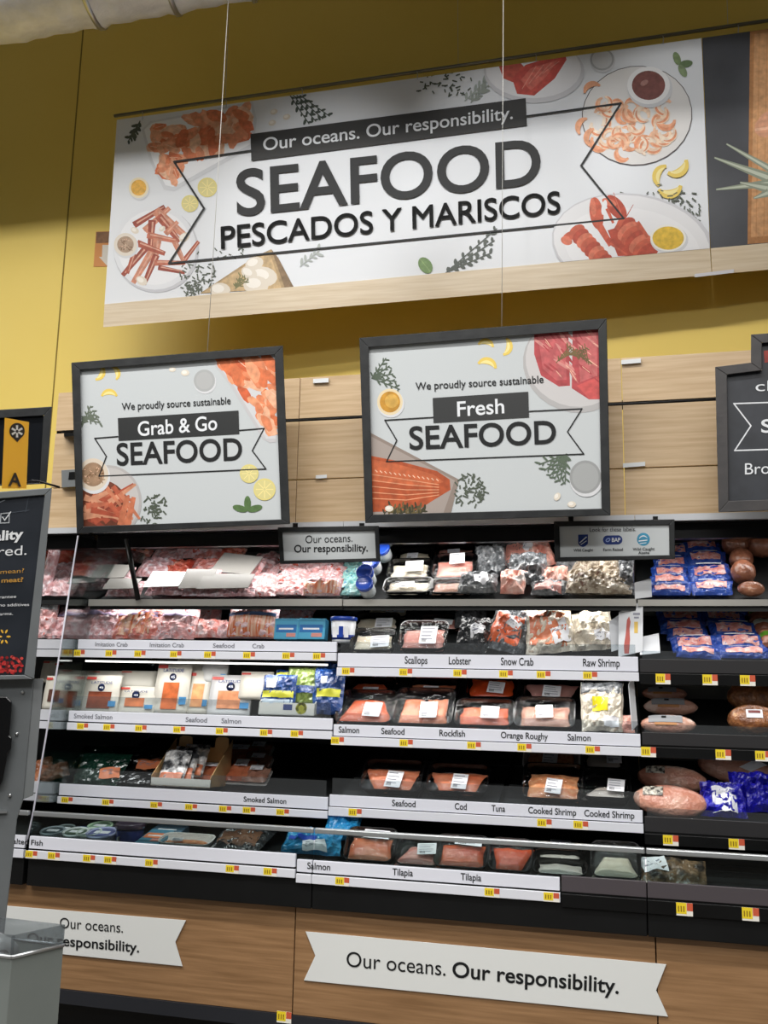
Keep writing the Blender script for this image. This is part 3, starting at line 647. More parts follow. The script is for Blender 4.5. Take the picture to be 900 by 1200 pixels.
# top pieces
p.chives(522,98,36,15,42,21,4.5); p.sprig(545, 118, 570, 94, 10, 44, 9, pc(168,176,170), .2); p.sprig(552, 120, 572, 100, 10, 45, 9, pc(150,158,150), .2)
p.ell(626,84,59,37, pc(208,208,212)); p.ell(625,81,56,34, pc(232,232,235)); p.poly([(584,76),(606,70),(618,82),(610,100),(590,92)], pc(196,92,78)); p.poly([(600,92),(616,76),(662,62),(664,70),(650,92),(626,112),(606,110)], pc(200,84,74)); p.poly([(610,94),(622,80),(654,70),(640,90),(622,106)], pc(216,112,98))
for i in range(4): p.line([(612+i*8,104-i*6),(628+i*9,78-i*2)], 1, pc(228,148,132))
p.cup(705.5,69.5,14,13, pc(206,207,208), (168,170,172), .84)
for a, c in ((-110,pc(126,146,104)), (-10,pc(110,132,92)), (60,pc(136,154,116))): p.ell(796+8*math.cos(R(a)), 76+8*math.sin(R(a)), 8, 4.2, c, a, 14)
# shrimp dish
p.ell(746.5,135.6,65,58.5, pc(84,76,78), -8); p.ell(746.5,135.4,64,57.5, pc(226,224,222), -8)
rg = random.Random(7)
for i in range(46):
    a = rg.uniform(0, 6.28); r = rg.random()**.5; x, y = 742+50*r*math.cos(a), 143+38*r*math.sin(a)
    if (x-760)**2+(y-100)**2 < 30**2 and y < 130: continue
    t = rg.uniform(0, 360); q = rg.uniform(7, 10); c = rg.choice(SHRM)
    p.crescent(x, y, q, q*.85, t, t+rg.uniform(170, 230), c); p.crescent(x, y, q*1.12, q*.3, t+20, t+150, pc(226,150,112))
for x, y, t in ((688,107,200), (680,148,160), (690,160,150)): p.crescent(x+8, y+2, 11, 7, t-20, t+110, SHRM[2])
p.cup(760,100,25,22, pc(128,80,74), (240,240,240), .78); p.ell(755,97,5,3, pc(170,126,118), -30)
for x, y, r, a in ((771,204,14,-160), (797,200,15,55), (786,226,15,80)): p.lemon(x, y, r, a)
p.chives(800,245,22,22,60,31,4.8); p.chives(760,225,40,16,9,32,4)
# lobster dish
p.ell(742,287,96,60, pc(206,206,210), 8); p.ell(740,286,92,57, pc(232,232,234), 8); p.ell(741,290,80,46, pc(238,238,240), 8)
LB = [pc(206,98,72), pc(190,80,58), pc(220,122,94)]
p.ell(667,277,8,5, LB[0], -30); p.ell(664,282,7,5, LB[2], 20)
for i in range(9): p.ell(676+i*4.6, 272+i*5, 11, 7.5, LB[i % 3], -42, 16); 
p.poly([(712,270),(738,262),(762,282),(768,300),(724,300)], LB[1])
for i in range(7): p.ell(732+i*4.5, 266+i*5, 15, 9, LB[(i+1) % 3], -38, 16)
p.ell(699,250,8,19,LB[0],-8); p.ell(695,243,3.4,11,LB[2],-6); p.ell(722,243,9,17,LB[1],-38); p.ell(714,237,4,9,LB[2],-70); p.ell(708,243,3,9,pc(238,238,240),10)
for a, b, w in (((702,264),(714,284),9),((712,246),(718,260),4),((728,258),(724,266),7),((714,282),(722,288),7),((716,286),(734,298),3),((748,262),(758,276),5),((730,256),(719,226),1),((734,254),(742,240),1)):
    p.line([a, b], w, LB[rg.randrange(3)], w2=w*.7)
p.cup(783,279,21,15.5, pc(228,190,66), (240,238,228), .88)
# outline ribbon and box
p.line([(294,176.5),(204,189.5),(239,244),(198,308.5),(731,256),(681,194),(727.5,121),(618,136)], 2.2, M_INK2)
p.poly([(293.5,157),(616,115),(617.5,147),(294.5,188.5)], pc(54,54,54)); p.build('printed_picture', HB); o2 = p.off+.0008
mb = text_px('Our oceans. Our responsibility.', plB, (308.5,176.5), (601,139), 14.5, M_WHITE, .01, o2, up)
text_px('SEAFOOD', plB, (277.5,252.5), (634,214.5), 52, M_INK2, .014, o2, up, mb); text_px('PESCADOS Y MARISCOS', plB, (259,291.5), (657,249.5), 25.5, M_INK2, .014, o2, up, mb); mb.build('lettering', HB)
mb = MB(); quadprism(mb, plB, [(814,321),(860,315.5),(860,319.5),(814,325)], .008, .012, mat('clip_clear', (214,214,220), .2)); mb.build('clip', HB)
# next banner to the right
Q2 = [(823,44.5),(1100,6),(1112,265),(832.6,291)]
HB2 = empty('hanging_banner', plB.at(960, 300), 'dark hanging banner with pineapple and cutting board at the right edge', 'banner')
mb = MB(); quadprism(mb, plB, Q2, -.006, .002, noisy('banner_slate', (52,54,60), (62,64,70), 5, .45)); mb.build('panel', HB2)
mb = MB(); quadprism(mb, plB, [(832.8,291),(1112,265),(1115,296),(834.8,322)], -.012, .008, M_OAKB); mb.build('lower_band', HB2)
p = Print(plB, Q2, .003)
p.poly([(879,36),(1090,10),(1090,270),(876,286)], pc(176,124,78)); p.poly([(884,40),(1090,14),(1090,262),(880,278)], pc(200,150,104))
for i in range(10): p.line([(890+i*9,40),(886+i*9,278)], 1.2, pc(188,136,90))
p.poly([(904,128),(893,134),(885,145),(884,154),(890,160),(898,161),(906,154),(930,150),(930,130)], pc(206,150,118)); p.line([(886,152),(900,150)], 3, pc(228,178,146))
for a, b, w in (((900,208),(838,185),12),((906,200),(852,169),9),((900,215),(840,222),10),((906,222),(868,214),14),((900,226),(884,232),10)): p.line([b, a], 2, pc(138,146,128), w2=w); p.line([b, a], .8, pc(188,194,176), w2=w*.4)
p.build('printed_picture', HB2)
mb = MB(); mb.tube([plB.at(134,136, -.01), plB.at(1000,9.5, -.01)], .009, mat('rod_grey', (120,118,108), .35, .7), 8)
RD = tag(mb.build('hanging_rod'), 'thin grey rod along the top of the long banners', 'rod')
for x in (166, 264, 353, 488, 627, 776, 864):
    y = 136-(x-134)*.1461; mb = MB(); mb.tube([plB.at(x, y-2, -.01), plB.at(x+1.5, y+2, .004), plB.at(x+1, y+9, .004)], .0022, M_STEEL, 6); mb.build('hook', RD)
wire(plB, (264,117), (270,-30), 'thin wire holding the banner rod near its left end', -.01); wire(plB, (853,31), (851,-30), 'thin wire holding the banner rod near its right end', -.01); wire(plB, (537,77), (536,-30), 'thin wire holding the banner rod at its middle', -.01, .0008)
wire(YP(3.50), (243,412), (270,-40), 'long white wire holding the Grab & Go sign', 0, .0014); wire(YP(3.50), (588,383), (590,-40), 'long white wire holding the Fresh sign', 0, .0014)
# orange notice on the wall
plw = YP(YW); mb = MB(); quadprism(mb, plw, [(112.5,271.5),(140,270.5),(138,312),(109.5,312.5)], 0, .003, mat('notice_orange', (226,150,78), .5))
p = Print(plw, [(112,271),(141,270),(139,313),(109,313)], .0035)
p.poly([(113,272),(139,271),(138.5,284),(112.3,285)], pc(150,110,80)); p.poly([(120,287),(132,287),(131.5,300),(136,300),(125,311),(116,301),(119.5,301)], pc(236,230,220))
nt = mb.build('wall_notice'); tag(nt, 'orange notice with white arrow on yellow wall beside the banner', 'notice'); p.build('printed_picture', nt)

# ------------------------------------------------------------------ ribbon signs on the plinth
plp = YP(3.46)
def ribbon(q, label):
    mb = MB(); quadprism(mb, plp, q, .001, .006, mat('ribbon_white', (226,228,226), .4)); mb2 = mb.build('ribbon_sign', None, .001)
    return tag(mb2, label, 'sign')
r1 = ribbon([(358,1091.5),(781,1130),(769,1160.5),(783,1191.5),(356,1149),(369.5,1120)], 'long pale ribbon sign reading Our oceans. Our responsibility. on the oak plinth')
mb = text_px('Our oceans.', plp, (406,1132.5), (522,1143.5), 17.5, M_INK, 0, .0075, (.02,-1)); text_px('Our responsibility.', plp, (530,1144.5), (725,1164.5), 17.5, M_INK, .016, .0075, (.02,-1), mb); mb.build('lettering', r1)
r2 = ribbon([(-70,1055),(218,1078.5),(205.5,1104),(214,1132.5),(-70,1104)], 'pale ribbon sign on the plinth, left end hidden by the grey bin')
mb = text_px('Our oceans.', plp, (70,1087.3), (144,1093), 12, M_INK, 0, .0075, (.02,-1)); text_px('Our responsibility.', plp, (32,1104.5), (163,1116), 11.5, M_INK, .016, .0075, (.02,-1), mb); mb.build('lettering', r2)

# ------------------------------------------------------------------ price tags on the rails
TAGS = {'L4': [79,93,130,164,206,246,292,338,374], 'L3': [96.5,127.5,165,210,260,312,348], 'L2': [78,126,183,224,264,292,331.5], 'L1': [36,62.5,104,129,177.5,272.6,317],
 'M4': [408,475.5,539,593,637,691.5], 'M3': [395.5,476,555.5,614.5,694.5], 'M2': [416,638,680.5], 'M1': [401,576.6,646], 'R4': [777,832,876], 'R3': [760,847.5,894], 'R2': [786,863], 'R1': [802,879]}
ORD = ['leftmost']+[q+'-from-left' for q in ('second', 'third', 'fourth', 'fifth', 'sixth', 'seventh', 'eighth', 'ninth')]
RN = {'4': 'second rail from top', '3': 'third rail from top', '2': 'fourth rail from top', '1': 'bottom rail'}
SN = {'L': 'left case', 'M': 'middle case', 'R': 'right case'}
def pricetag(c, w, h, label):
    mb = MB(); x, y, z = c
    mb.box((x-w/2, y-.0012, z-h/2), (x+w/2, y, z+h/2), mat('tag_white', (240,236,226), .5))
    mb.box((x-w/2, y-.0016, z-h*.35), (x+w*.12, y-.0012, z+h/2), M_YEL); mb.box((x+w*.14, y-.0016, z-h*.1), (x+w/2, y-.0012, z+h/2), M_RED)
    for k in range(3): mb.box((x-w*.4+k*w*.16, y-.0019, z-h*.2), (x-w*.32+k*w*.16, y-.0016, z+h*.25), mat('tag_digit', (150,120,20), .5))
    return tag(mb.build('price_tag'), label, 'price tag', 'yellow and red price tags on the shelf rails')
for key, xs in TAGS.items():
    zr, zr2, Y = STRIP[key]
    for i, x in enumerate(xs):
        n = len(xs); w = ORD[i] if i < n-1 else 'rightmost'
        v = P(x, SPEC[key][3]+4, Y); pricetag((v.x, Y, (zr+zr2)/2), .052, abs(zr-zr2)*.95, '%s yellow price tag on the %s of the %s' % (w, RN[key[1]], SN[key[0]]))
v = P(333, 1192, 3.452); pricetag((v.x, 3.452, v.z), .055, .038, 'yellow and red price tag on the black kick strip at the floor')

# ------------------------------------------------------------------ products
def nz(x, y, s, f=1.0): return noise.noise(Vector((x*f+s*3.71, y*f-s*1.37, s*2.3)))
def pillow(mb, w, h, t, m, seed, amp=.25, edge=.05, fr=22, nx=14, ny=10, z0=0, taper=0, cx=0, y0=0, p=3, skew=0, facet=False):
    def fs(u, v, side=1, off=0):
        e = 1+edge*nz(u*2, v*2, seed)
        x = cx+u*w/2*e*(1-taper*v)+skew*v*w/2; y = y0+h/2+v*h/2*(1+edge*nz(v*2, u*2, seed+9))
        pr = (max(0, 1-abs(u)**p)*max(0, 1-abs(v)**p))**.5
        z = z0+t*(.5+side*.5*pr)
        if side > 0: z += (amp*t*nz(x, y, seed, fr)+(amp*.8*t*(.4-2*abs(nz(x, y, seed+5, fr*1.6))) if facet else amp*.5*t*nz(x, y, seed+5, fr*2.7)))*min(1, pr*1.6)
        return Vector((x, y, z+off))
    vs = []; fc = []
    for s_ in (1, -1):
        b = len(vs)
        for j in range(ny+1):
            for i in range(nx+1): vs.append(fs(2*i/nx-1, 2*j/ny-1, s_))
        for j in range(ny):
            for i in range(nx):
                a = b+j*(nx+1)+i; fc.append((a, a+1, a+nx+2, a+nx+1))
    mb.add(vs, fc, m, not facet); return fs
def patch(mb, fs, u0, u1, v0, v1, m, n=6, k=4, off=.002, rot=0):
    vs = []; fc = []; uc, vc = (u0+u1)/2, (v0+v1)/2
    for j in range(k+1):
        for i in range(n+1):
            u = u0+(u1-u0)*i/n; v = v0+(v1-v0)*j/k; du, dv = u-uc, v-vc
            vs.append(fs(uc+du*math.cos(rot)-dv*math.sin(rot), vc+du*math.sin(rot)+dv*math.cos(rot), 1, off))
    for j in range(k):
        for i in range(n): a = j*(n+1)+i; fc.append((a, a+1, a+n+2, a+n+1))
    mb.add(vs, fc, m, True)
def rrect(w, h, r, k=4):
    r = min(r, w*.45, h*.45); pts = []
    for cx, cy, a0 in ((w/2-r, h/2-r, 0), (-w/2+r, h/2-r, 90), (-w/2+r, -h/2+r, 180), (w/2-r, -h/2+r, 270)):
        for i in range(k+1): a = R(a0+90*i/k); pts.append((cx+r*math.cos(a), cy+r*math.sin(a)))
    return pts
def sticker(root, w, h, cx, cy, z, rg, rot=None, m=None, lines=True):
    rot = rg.uniform(-.12, .12) if rot is None else rot
    def q(x, y): return Vector((cx+x*math.cos(rot)-y*math.sin(rot), cy+x*math.sin(rot)+y*math.cos(rot), z))
    mb = MB(); top = [q(-w/2, -h/2), q(w/2, -h/2), q(w/2, h/2), q(-w/2, h/2)]; mb.prism(top, [v-Vector((0, 0, .0012)) for v in top], m or M_LABEL)
    if lines:
        dz = Vector((0, 0, .0005))
        for i in range(4):
            y = h*(.33-.2*i); x1 = w*rg.uniform(.1, .4)
            mb.add([q(-w*.4, y)+dz, q(x1, y)+dz, q(x1, y+h*.05)+dz, q(-w*.4, y+h*.05)+dz], [(0,1,2,3)], M_PRINT)
        for i in range(5):
            x = -w*.36+i*w*.06; mb.add([q(x, -h*.42)+dz, q(x+w*.03, -h*.42)+dz, q(x+w*.03, -h*.2)+dz, q(x, -h*.2)+dz][::1], [(0,1,2,3)], M_INK2)
    return mb.build('label', root, local=True)
def fishmat(k):
    T = {'salmon': ((200,78,40),(224,118,76)), 'orange': ((208,64,22),(226,96,44)), 'pink': ((206,128,116),(226,164,150)), 'pale': ((214,202,178),(234,226,206)),
         'peach': ((206,104,66),(228,146,108)), 'shrimp': ((204,118,70),(230,172,126)), 'dull': ((178,124,104),(208,162,140)), 'white': ((204,194,184),(228,220,212)), 'mauve': ((184,116,110),(212,158,148))}
    a, b = T[k]; return noisy('fish_'+k, a, b, 9 if k != 'shrimp' else 60, .35, .3, .12, 40, (1, 3, 1) if k != 'shrimp' else (1,1,1), 5, .3, .7)
M_TRAY = mat('tray_black', (8,8,9), .2)
M_TRAYW = mat('tray_white', (226,224,220), .35)
def tray(root, w, h, rg, fish='salmon', lab=(.0, .38, .3, .34), shape='fillet', t=None, m=None, film=True, n=1, fh=.86):
    t = t or min(.045, h*.35); m = m or M_TRAY
    mb = MB(); rings = []
    for k, z in ((.86, 0), (.97, t*.9), (1, t), (.95, t), (.84, .006)):
        rings.append([Vector((x, y+h/2, z)) for x, y in rrect(w*k, h*(1-(1-k)*w/h*.8 if k < 1 else 1), .03*k)])
    k = len(rings[0]); vs = sum(rings, []); fc = [(i*k+j, i*k+(j+1) % k, (i+1)*k+(j+1) % k, (i+1)*k+j) for i in range(4) for j in range(k)]
    fc += [tuple(range(k))[::-1], tuple(range(4*k, 5*k))]; mb.add(vs, fc, m); mb.build('tray', root, local=True)
    fm = fishmat(fish)
    for i in range(n):
        mb = MB(); ww = w*(.80 if shape == 'block' else .72)/n; cx = (i-(n-1)/2)*w*.76/n
        tp = {'fillet': .30, 'block': .03, 'pair': .12}[shape]
        pillow(mb, ww, h*fh*.82, t*.72, fm, rg.random()*50, .22, .12, 18, 14, 10, .006, tp*rg.choice((-1, 1)) if shape == 'fillet' else tp, cx, h*.06, 4, rg.uniform(-.15, .15) if shape == 'fillet' else 0)
        mb.build('fish_fillet' if fish != 'shrimp' else 'shrimp_portion', root, local=True)
    if film:
        mb = MB(); r = rrect(w*.985, h*.97, .03); c = len(r); vs = [Vector((x, y+h/2, t+.001)) for x, y in r]+[Vector((x*.7, y*.7+h/2, t+.009)) for x, y in r]
        mb.add(vs, [(j, (j+1) % c, c+(j+1) % c, c+j) for j in range(c)]+[tuple(range(c, 2*c))], M_FILM, True); mb.build('film', root, local=True)
    if lab:
        u, v, lw, lh = lab; sticker(root, w*lw, h*lh, u*w, h*v, t+.0115, rg)
def bag(root, w, h, rg, m=None, t=None, lab=None, fish=None, header=None, amp=.35, edge=.08, stripe=None, name='bag', lm=None, p=3, film=False, back=None):
    t = t or min(.07, h*.5, w*.5); mb = MB(); s = rg.random()*90
    fs = pillow(mb, w, h, t, m, s, amp, edge, 24, 18, 14, 0, rg.uniform(-.06, .06), 0, 0, p, 0, True); mb.build(name, root, local=True)
    if fish:
        mb = MB(); patch(mb, fs, -.78, .72, -.8, .45, fishmat(fish) if isinstance(fish, str) else fish, 10, 8, .0015, rg.uniform(-.15, .15)); mb.build('contents', root, local=True)
    if back:
        mb = MB(); z = t*1.22+.006; q = [Vector((x*w/2, h/2+y*h/2, z+.012*(y < 0))) for x, y in ((-.94,-.98),(.92,-.9),(.98,.62),(-.9,.7))]; mb.prism(q, [v-Vector((0, 0, .004)) for v in q], back); mb.build('backing_card', root, local=True)
    if stripe:
        for (a, b, c, d, mm) in stripe: mb = MB(); patch(mb, fs, a, b, c, d, mm, 10, 3, .0022); mb.build('printed_band', root, local=True)
    if header:
        mb = MB(); patch(mb, fs, -.97, .97, .5, .98, header, 10, 4, .003); mb.build('header', root, local=True)
    if lab:
        mb = MB(); u, v, lw, lh, r = lab; patch(mb, fs, u-lw, u+lw, v-lh, v+lh, lm or M_LABEL, 6, 5, .004, r)
        for i in range(3): patch(mb, fs, u-lw*.75, u+lw*rg.uniform(0, .7), v+lh*(.45-.35*i), v+lh*(.58-.35*i), M_PRINT, 4, 1, .0047, r)
        mb.build('label', root, local=True)
def plastic(name, a, b, c3=None, sc=28, rough=.16, lo=.4, hi=.6): return noisy(name, a, b, sc, rough, .5, .35, 60, (1,1,1), 4, lo, hi, c3=c3)
B_CRAB = plastic('crab_bag', (214,124,112), (230,190,188), (240,226,230))
B_CRAB2 = plastic('crab_bag_pale', (222,158,156), (234,212,216), (206,100,88), 34)
B_CRAB3 = plastic('crab_bag_dusky', (206,152,154), (232,204,210), (244,236,242), 40)
B_RED = plastic('crab_leg_red', (196,74,56), (226,126,102), (234,196,180), 18)
B_GREYB = mat('pack_underside', (140,138,134), .4)
B_TEAL = plastic('teal_pack', (120,196,198), (186,226,214), (90,160,200), 40)
B_BLUE = plastic('blue_pack', (40,74,166), (62,98,190), (150,176,226), 20, .12, .45, .75)
B_BLUED = plastic('blue_bag_deep', (30,28,168), (48,46,196), (120,120,226), 16, .12, .5, .8)
B_NAVY = plastic('navy_bag', (30,62,120), (44,84,150), (150,180,200), 20, .14, .45, .8)
B_CYAN = plastic('cyan_bag', (34,130,186), (70,170,214), (170,216,232), 16, .12, .45, .75)
B_SILV = plastic('clear_bag_grey', (72,75,78), (128,131,134), (176,178,180), 50, .1, .35, .68)
B_DARK = plastic('clear_bag_dark', (30,32,34), (62,64,66), (110,112,114), 50, .1, .35, .72)
B_SHR = plastic('raw_shrimp_bag', (140,124,104), (206,194,174), (118,86,72), 30, .14)
B_CREAM = plastic('cream_bag', (214,204,186), (236,228,212), (190,170,150), 30, .14)
B_PINKF = plastic('pink_fish_bag', (216,140,124), (236,190,176), (220,214,210), 20, .14)
B_GREEN = noisy('green_foil_bag', (10,36,28), (18,52,40), 10, .16, .3, .12, 30)
B_BLK = noisy('black_foil_bag', (10,11,11), (20,21,21), 10, .16, .3, .12, 30)
B_MEAT = plastic('poultry_pack', (206,140,118), (222,172,150), (236,208,194), 9, .2)
B_HAM = noisy('ham_brown', (120,70,52), (166,110,82), 16, .3, .4, .3, 40, c3=(206,160,130))
B_HAMD = noisy('ham_glazed', (120,72,44), (176,116,72), 40, .3, .4, .4, 60, c3=(216,170,120))
B_PSTICK = plastic('pink_stick_window', (224,140,132), (240,190,184), (246,226,226), 40)
B_OSTICK = noisy('orange_sticks', (208,108,68), (232,196,170), 10, .2, .4, .2, 40, (9, .6, 1), 2, .4, .6)
B_WHITEP = mat('carton_white', (232,230,224), .4)
B_KRAFT = mat('kraft_tan', (196,160,110), .6)
def shelf_hit(key, px, py):
    yf, zf, s = SH[key]; n = Vector((0, -math.sin(s), math.cos(s))); d = ray(px, py); dn = d.dot(n)
    if abs(dn) < 1e-5: return None
    t = (Vector((0, yf, zf))-CAM).dot(n)/dn
    return None if t <= 0 else CAM+d*t
def deck_z(key, y): yf, zf, s = SH[key]; return zf+(y-yf)*math.tan(s)
def put(kind, key, rect, tilt, label, name, cat, group=None, d=None, rot=0, yaw=0, lift=0, **kw):
    """stand one product on its sloping shelf; rect is where the photo shows its face"""
    x0, y0, x1, y1 = rect; xc = (x0+x1)/2; yf = SH[key][0]
    if d is None:
        q = shelf_hit(key, xc, y1); Y = yf+.02 if q is None else q.y
        if q is None and y1 < SPEC.get(key, (0, 0))[1]-8: Y = yf+.3
    else: Y = yf+d
    th = R(tilt); tt = kw.get('t') or {tray: .045, bag: .06, ham: .06, pouch: .02, packet: .035}.get(kind, .01)
    Y = min(max(Y, yf+.012+tt*math.sin(th)), YB-.16); b = P(xc, y1, Y); zd = deck_z(key, Y)
    if b.z < zd+.001: b.z = zd+.001
    th = R(tilt); up_ = Vector((0, math.cos(th), math.sin(th))); nn = Vector((0, -math.sin(th), math.cos(th)))
    dr = ray(xc, y0); dn = dr.dot(nn); h = .05
    if abs(dn) > 1e-4: bf = b+nn*tt*.15; h = (CAM+dr*((bf-CAM).dot(nn)/dn)-bf).dot(up_)
    h = min(max(h, .02), .34); w = (P(x1, y1, Y)-P(x0, y1, Y)).length
    root = empty(name, b, label, cat, group)
    m3 = Matrix(((1, 0, 0), (0, up_.y, nn.y), (0, up_.z, nn.z)))
    root.rotation_euler = (Matrix.Rotation(R(yaw), 3, 'Z') @ m3 @ Matrix.Rotation(R(rot), 3, 'Z')).to_euler()
    kind(root, w, h, random.Random(label), **kw); return root
def packet(root, w, h, rg, m=None, win=None, t=.035):
    bag(root, w, h, rg, m or B_BLUE, t, None, None, None, .28, .05, [(-.72, .72, -.5, .5, win or B_PSTICK)], 'pouch')
    # white band of print above and below the window
    fs = pillow(MB(), w, h, t, M_LABEL, 1, 0, 0); mb = MB()
    for v in (.62,): patch(mb, fs, -.6, .6, v, v+.14, M_LABEL, 6, 1, .006)
    mb.build('print', root, local=True)
def jar(root, w, h, rg, lid=(36,74,176), body=(214,222,226), L=.07):
    r = w/2; cy = h/2; sy = 1.0; mb = MB()
    mb.lathe([(r*.84, -L), (r*.9, -L*.9), (r*.92, -L*.15), (r*.8, 0)], mat('jar_%d_%d_%d' % body, body, .25), 18, (0, cy, L), 1, 1); mb.build('body', root, local=True)
    mb = MB(); c = mat('lid_%d_%d_%d' % lid, lid, .25, coat=.5)
    mb.lathe([(r*.97, -.004), (r, .0), (r, .014), (r*.93, .018), (r*.86, .0165), (r*.8, .0145), (0.001, .0145)], c, 18, (0, cy, L), 1, 1); mb.build('lid', root, local=True)
def tub(root, w, h, rg):
    r = w/2; mb = MB(); wh = mat('tub_white', (228,230,234), .3); b = mat('tub_blue', (34,66,158), .3)
    prof = [(r*.8, 0), (r*.84, h*.1), (r*.93, h*.86)]
    mb.lathe(prof, wh, 24); mb.lathe([(r*.845, h*.12), (r*.87, h*.36)], b, 24); mb.build('body', root, local=True)
    mb = MB(); mb.lathe([(r*.95, h*.84), (r, h*.86), (r, h*.97), (r*.95, h), (.001, h)], b, 24); mb.build('lid', root, local=True)
    mb = MB()
    for x in (-.45, .1, .5):
        a = math.asin(max(-1, min(1, x)))-math.pi/2; mb.box((r*.9*math.cos(a)-r*.16, r*.95*math.sin(a)-.001, h*.2), (r*.9*math.cos(a)+r*.16, r*.95*math.sin(a)+.002, h*.62), M_LABEL if x != .1 else b)
    mb.build('label', root, local=True)
def tin(root, w, h, rg, rim=(206,214,206), top=(96,110,104), L=.035):
    r = w/2; cy = r; mb = MB(); st = mat('tin_steel', (196,198,200), .25, .8)
    mb.lathe([(r*.95, 0), (r, .003), (r, L-.004), (r*.97, L)], st, 22, (0, cy, 0)); mb.build('body', root, local=True)
    mb = MB(); mb.lathe([(r*1.0, L-.004), (r*1.03, L), (r*.98, L+.004), (r*.86, L+.003), (r*.84, L), (r*.80, L)], mat('tin_rim_%d_%d_%d' % rim, rim, .3), 22, (0, cy, 0)); mb.build('rim', root, local=True)
    mb = MB(); mb.lathe([(r*.82, L-.001), (r*.82, L+.001), (.001, L+.001)], mat('tin_top_%d_%d_%d' % top, top, .3), 22, (0, cy, 0))
    mb.box((-r*.5, cy-r*.2, L+.001), (r*.5, cy+r*.25, L+.0016), M_LABEL); mb.build('lid_print', root, local=True)
def ham(root, w, h, rg, m=None, t=None, lab=False, netting=False):
    mb = MB(); s = rg.random()*40; vs = []; fc = []; n, k = 22, 12; t = t or h*.8
    for j in range(k+1):
        ph = -math.pi/2+math.pi*j/k
        for i in range(n):
            a = 2*math.pi*i/n; e = 1+.05*nz(math.cos(a)*2, ph*2, s)+.025*nz(math.cos(a)*7, math.sin(a)*7+ph*5, s)
            sg = lambda v, q: math.copysign(abs(v)**q, v)
            vs.append(Vector((w/2*sg(math.cos(ph), .7)*math.cos(a)*e, h/2+h/2*sg(math.cos(ph), .7)*math.sin(a)*e, t/2+t/2*math.sin(ph)*e)))
    for j in range(k):
        for i in range(n): fc.append((j*n+i, j*n+(i+1) % n, (j+1)*n+(i+1) % n, (j+1)*n+i))
    mb.add(vs, fc, m or B_HAM, True); mb.build('meat', root, local=True)
    if lab:
        def fs(u, v, sd=1, off=0):
            x = u*w/2; y = h/2+v*h/2; q = max(0, 1-(abs(u)**2.6+abs(v)**2.6))**.5; return Vector((x, y, t/2+t/2*q*1.02+off))
        mb = MB()
        if lab == 'oval': patch(mb, fs, -.72, .5, -.1, .72, mat('label_slate', (150,152,156), .4), 8, 5, .003); patch(mb, fs, -.5, .3, -.42, -.14, mat('label_gold', (206,140,80), .4), 6, 3, .003); patch(mb, fs, -.25, -.08, .34, .6, M_INK, 3, 2, .004)
        elif lab == 'side': patch(mb, fs, -.74, -.2, .0, .62, plastic('label_bw', (60,58,54), (226,220,204), None, 70, .3, .4, .6), 6, 5, .004)
        elif lab == 'white': patch(mb, fs, .25, .6, -.3, .55, M_LABEL, 5, 5, .004, -.5)
        else: patch(mb, fs, -.32, .28, -.3, .32, M_LABEL, 6, 5, .003); patch(mb, fs, -.24, .2, .02, .22, mat('label_maroon', (120,40,40), .4), 4, 2, .004)
        mb.build('label', root, local=True)
def pouch(root, w, h, rg, win=(.5, .36), wc=(150,84,60), wy=.42, brand=True, body=(212,208,196), t=.035, red=True, wb=True):
    m = mat('pouch_%d_%d_%d' % body, body, .35); mb = MB(); hw = w/2
    # flat fin on top, gusset at the bottom
    sec = [(0, t*.5, -t*.5), (h*.12, t*.52, -t*.5), (h*.55, t*.4, -t*.3), (h*.85, t*.12, -t*.05), (h, t*.03, 0)]
    vs = []; 
    for y, zf, zb in sec:
        for x in (-1, -.5, 0, .5, 1): vs.append(Vector((x*hw, y, zf*(1-.35*abs(x)**3))))
        for x in (1, .5, 0, -.5, -1): vs.append(Vector((x*hw, y, zb*(1-.35*abs(x)**3))))
    fc = [(i*10+j, i*10+(j+1) % 10, (i+1)*10+(j+1) % 10, (i+1)*10+j) for i in range(4) for j in range(10)]+[tuple(range(10))[::-1], tuple(range(40, 50))]
    mb.add(vs, fc, m, True); mb.build('body', root, local=True)
    def zf(y):
        for (a, za, _), (b, zb_, _) in zip(sec, sec[1:]):
            if a <= y <= b+1e-9: return za+(zb_-za)*(y-a)/(b-a)
        return 0
    def q(mb2, x0, x1, y0, y1, mm, off): mb2.add([(x0*w, y0*h, zf(y0*h)+off), (x1*w, y0*h, zf(y0*h)+off), (x1*w, y1*h, zf(y1*h)+off), (x0*w, y1*h, zf(y1*h)+off)], [(0,1,2,3)], mm)
    if win:
        ww, hh = win; mb = MB(); q(mb, -ww/2, ww/2, wy-hh/2, wy+hh/2, noisy('window_%d_%d_%d' % wc, wc, tuple(min(255, int(c*1.25)) for c in wc), 30, .2, .5), .003); mb.build('window', root, local=True)
    mb = MB()
    if red: q(mb, -.48, -.2, .88, .95, mat('pouch_red', (200,70,60), .4), .003)
    if wb: q(mb, .28, .49, .2, .34, mat('pouch_blue_band', (70,140,190), .4), .0035)
    if brand:
        y = wy+(win[1]/2 if win else 0)+.12; z = zf(y*h)+.004; blue = mat('print_navy', (44,62,120), .5)
        y += .02; text_local('LATITUDE', -w*.30, w*.30, y*h+h*.06, h*.06, z, blue, mb, .01)
        mb.lathe([(w*.10, 0), (.001, 0)], blue, 16, (0, y*h-h*.035, z)); text_local('45', -w*.06, w*.06, y*h-h*.06, h*.05, z+.0008, M_LABEL, mb, .01)
    if mb.v: mb.build('print', root, local=True)
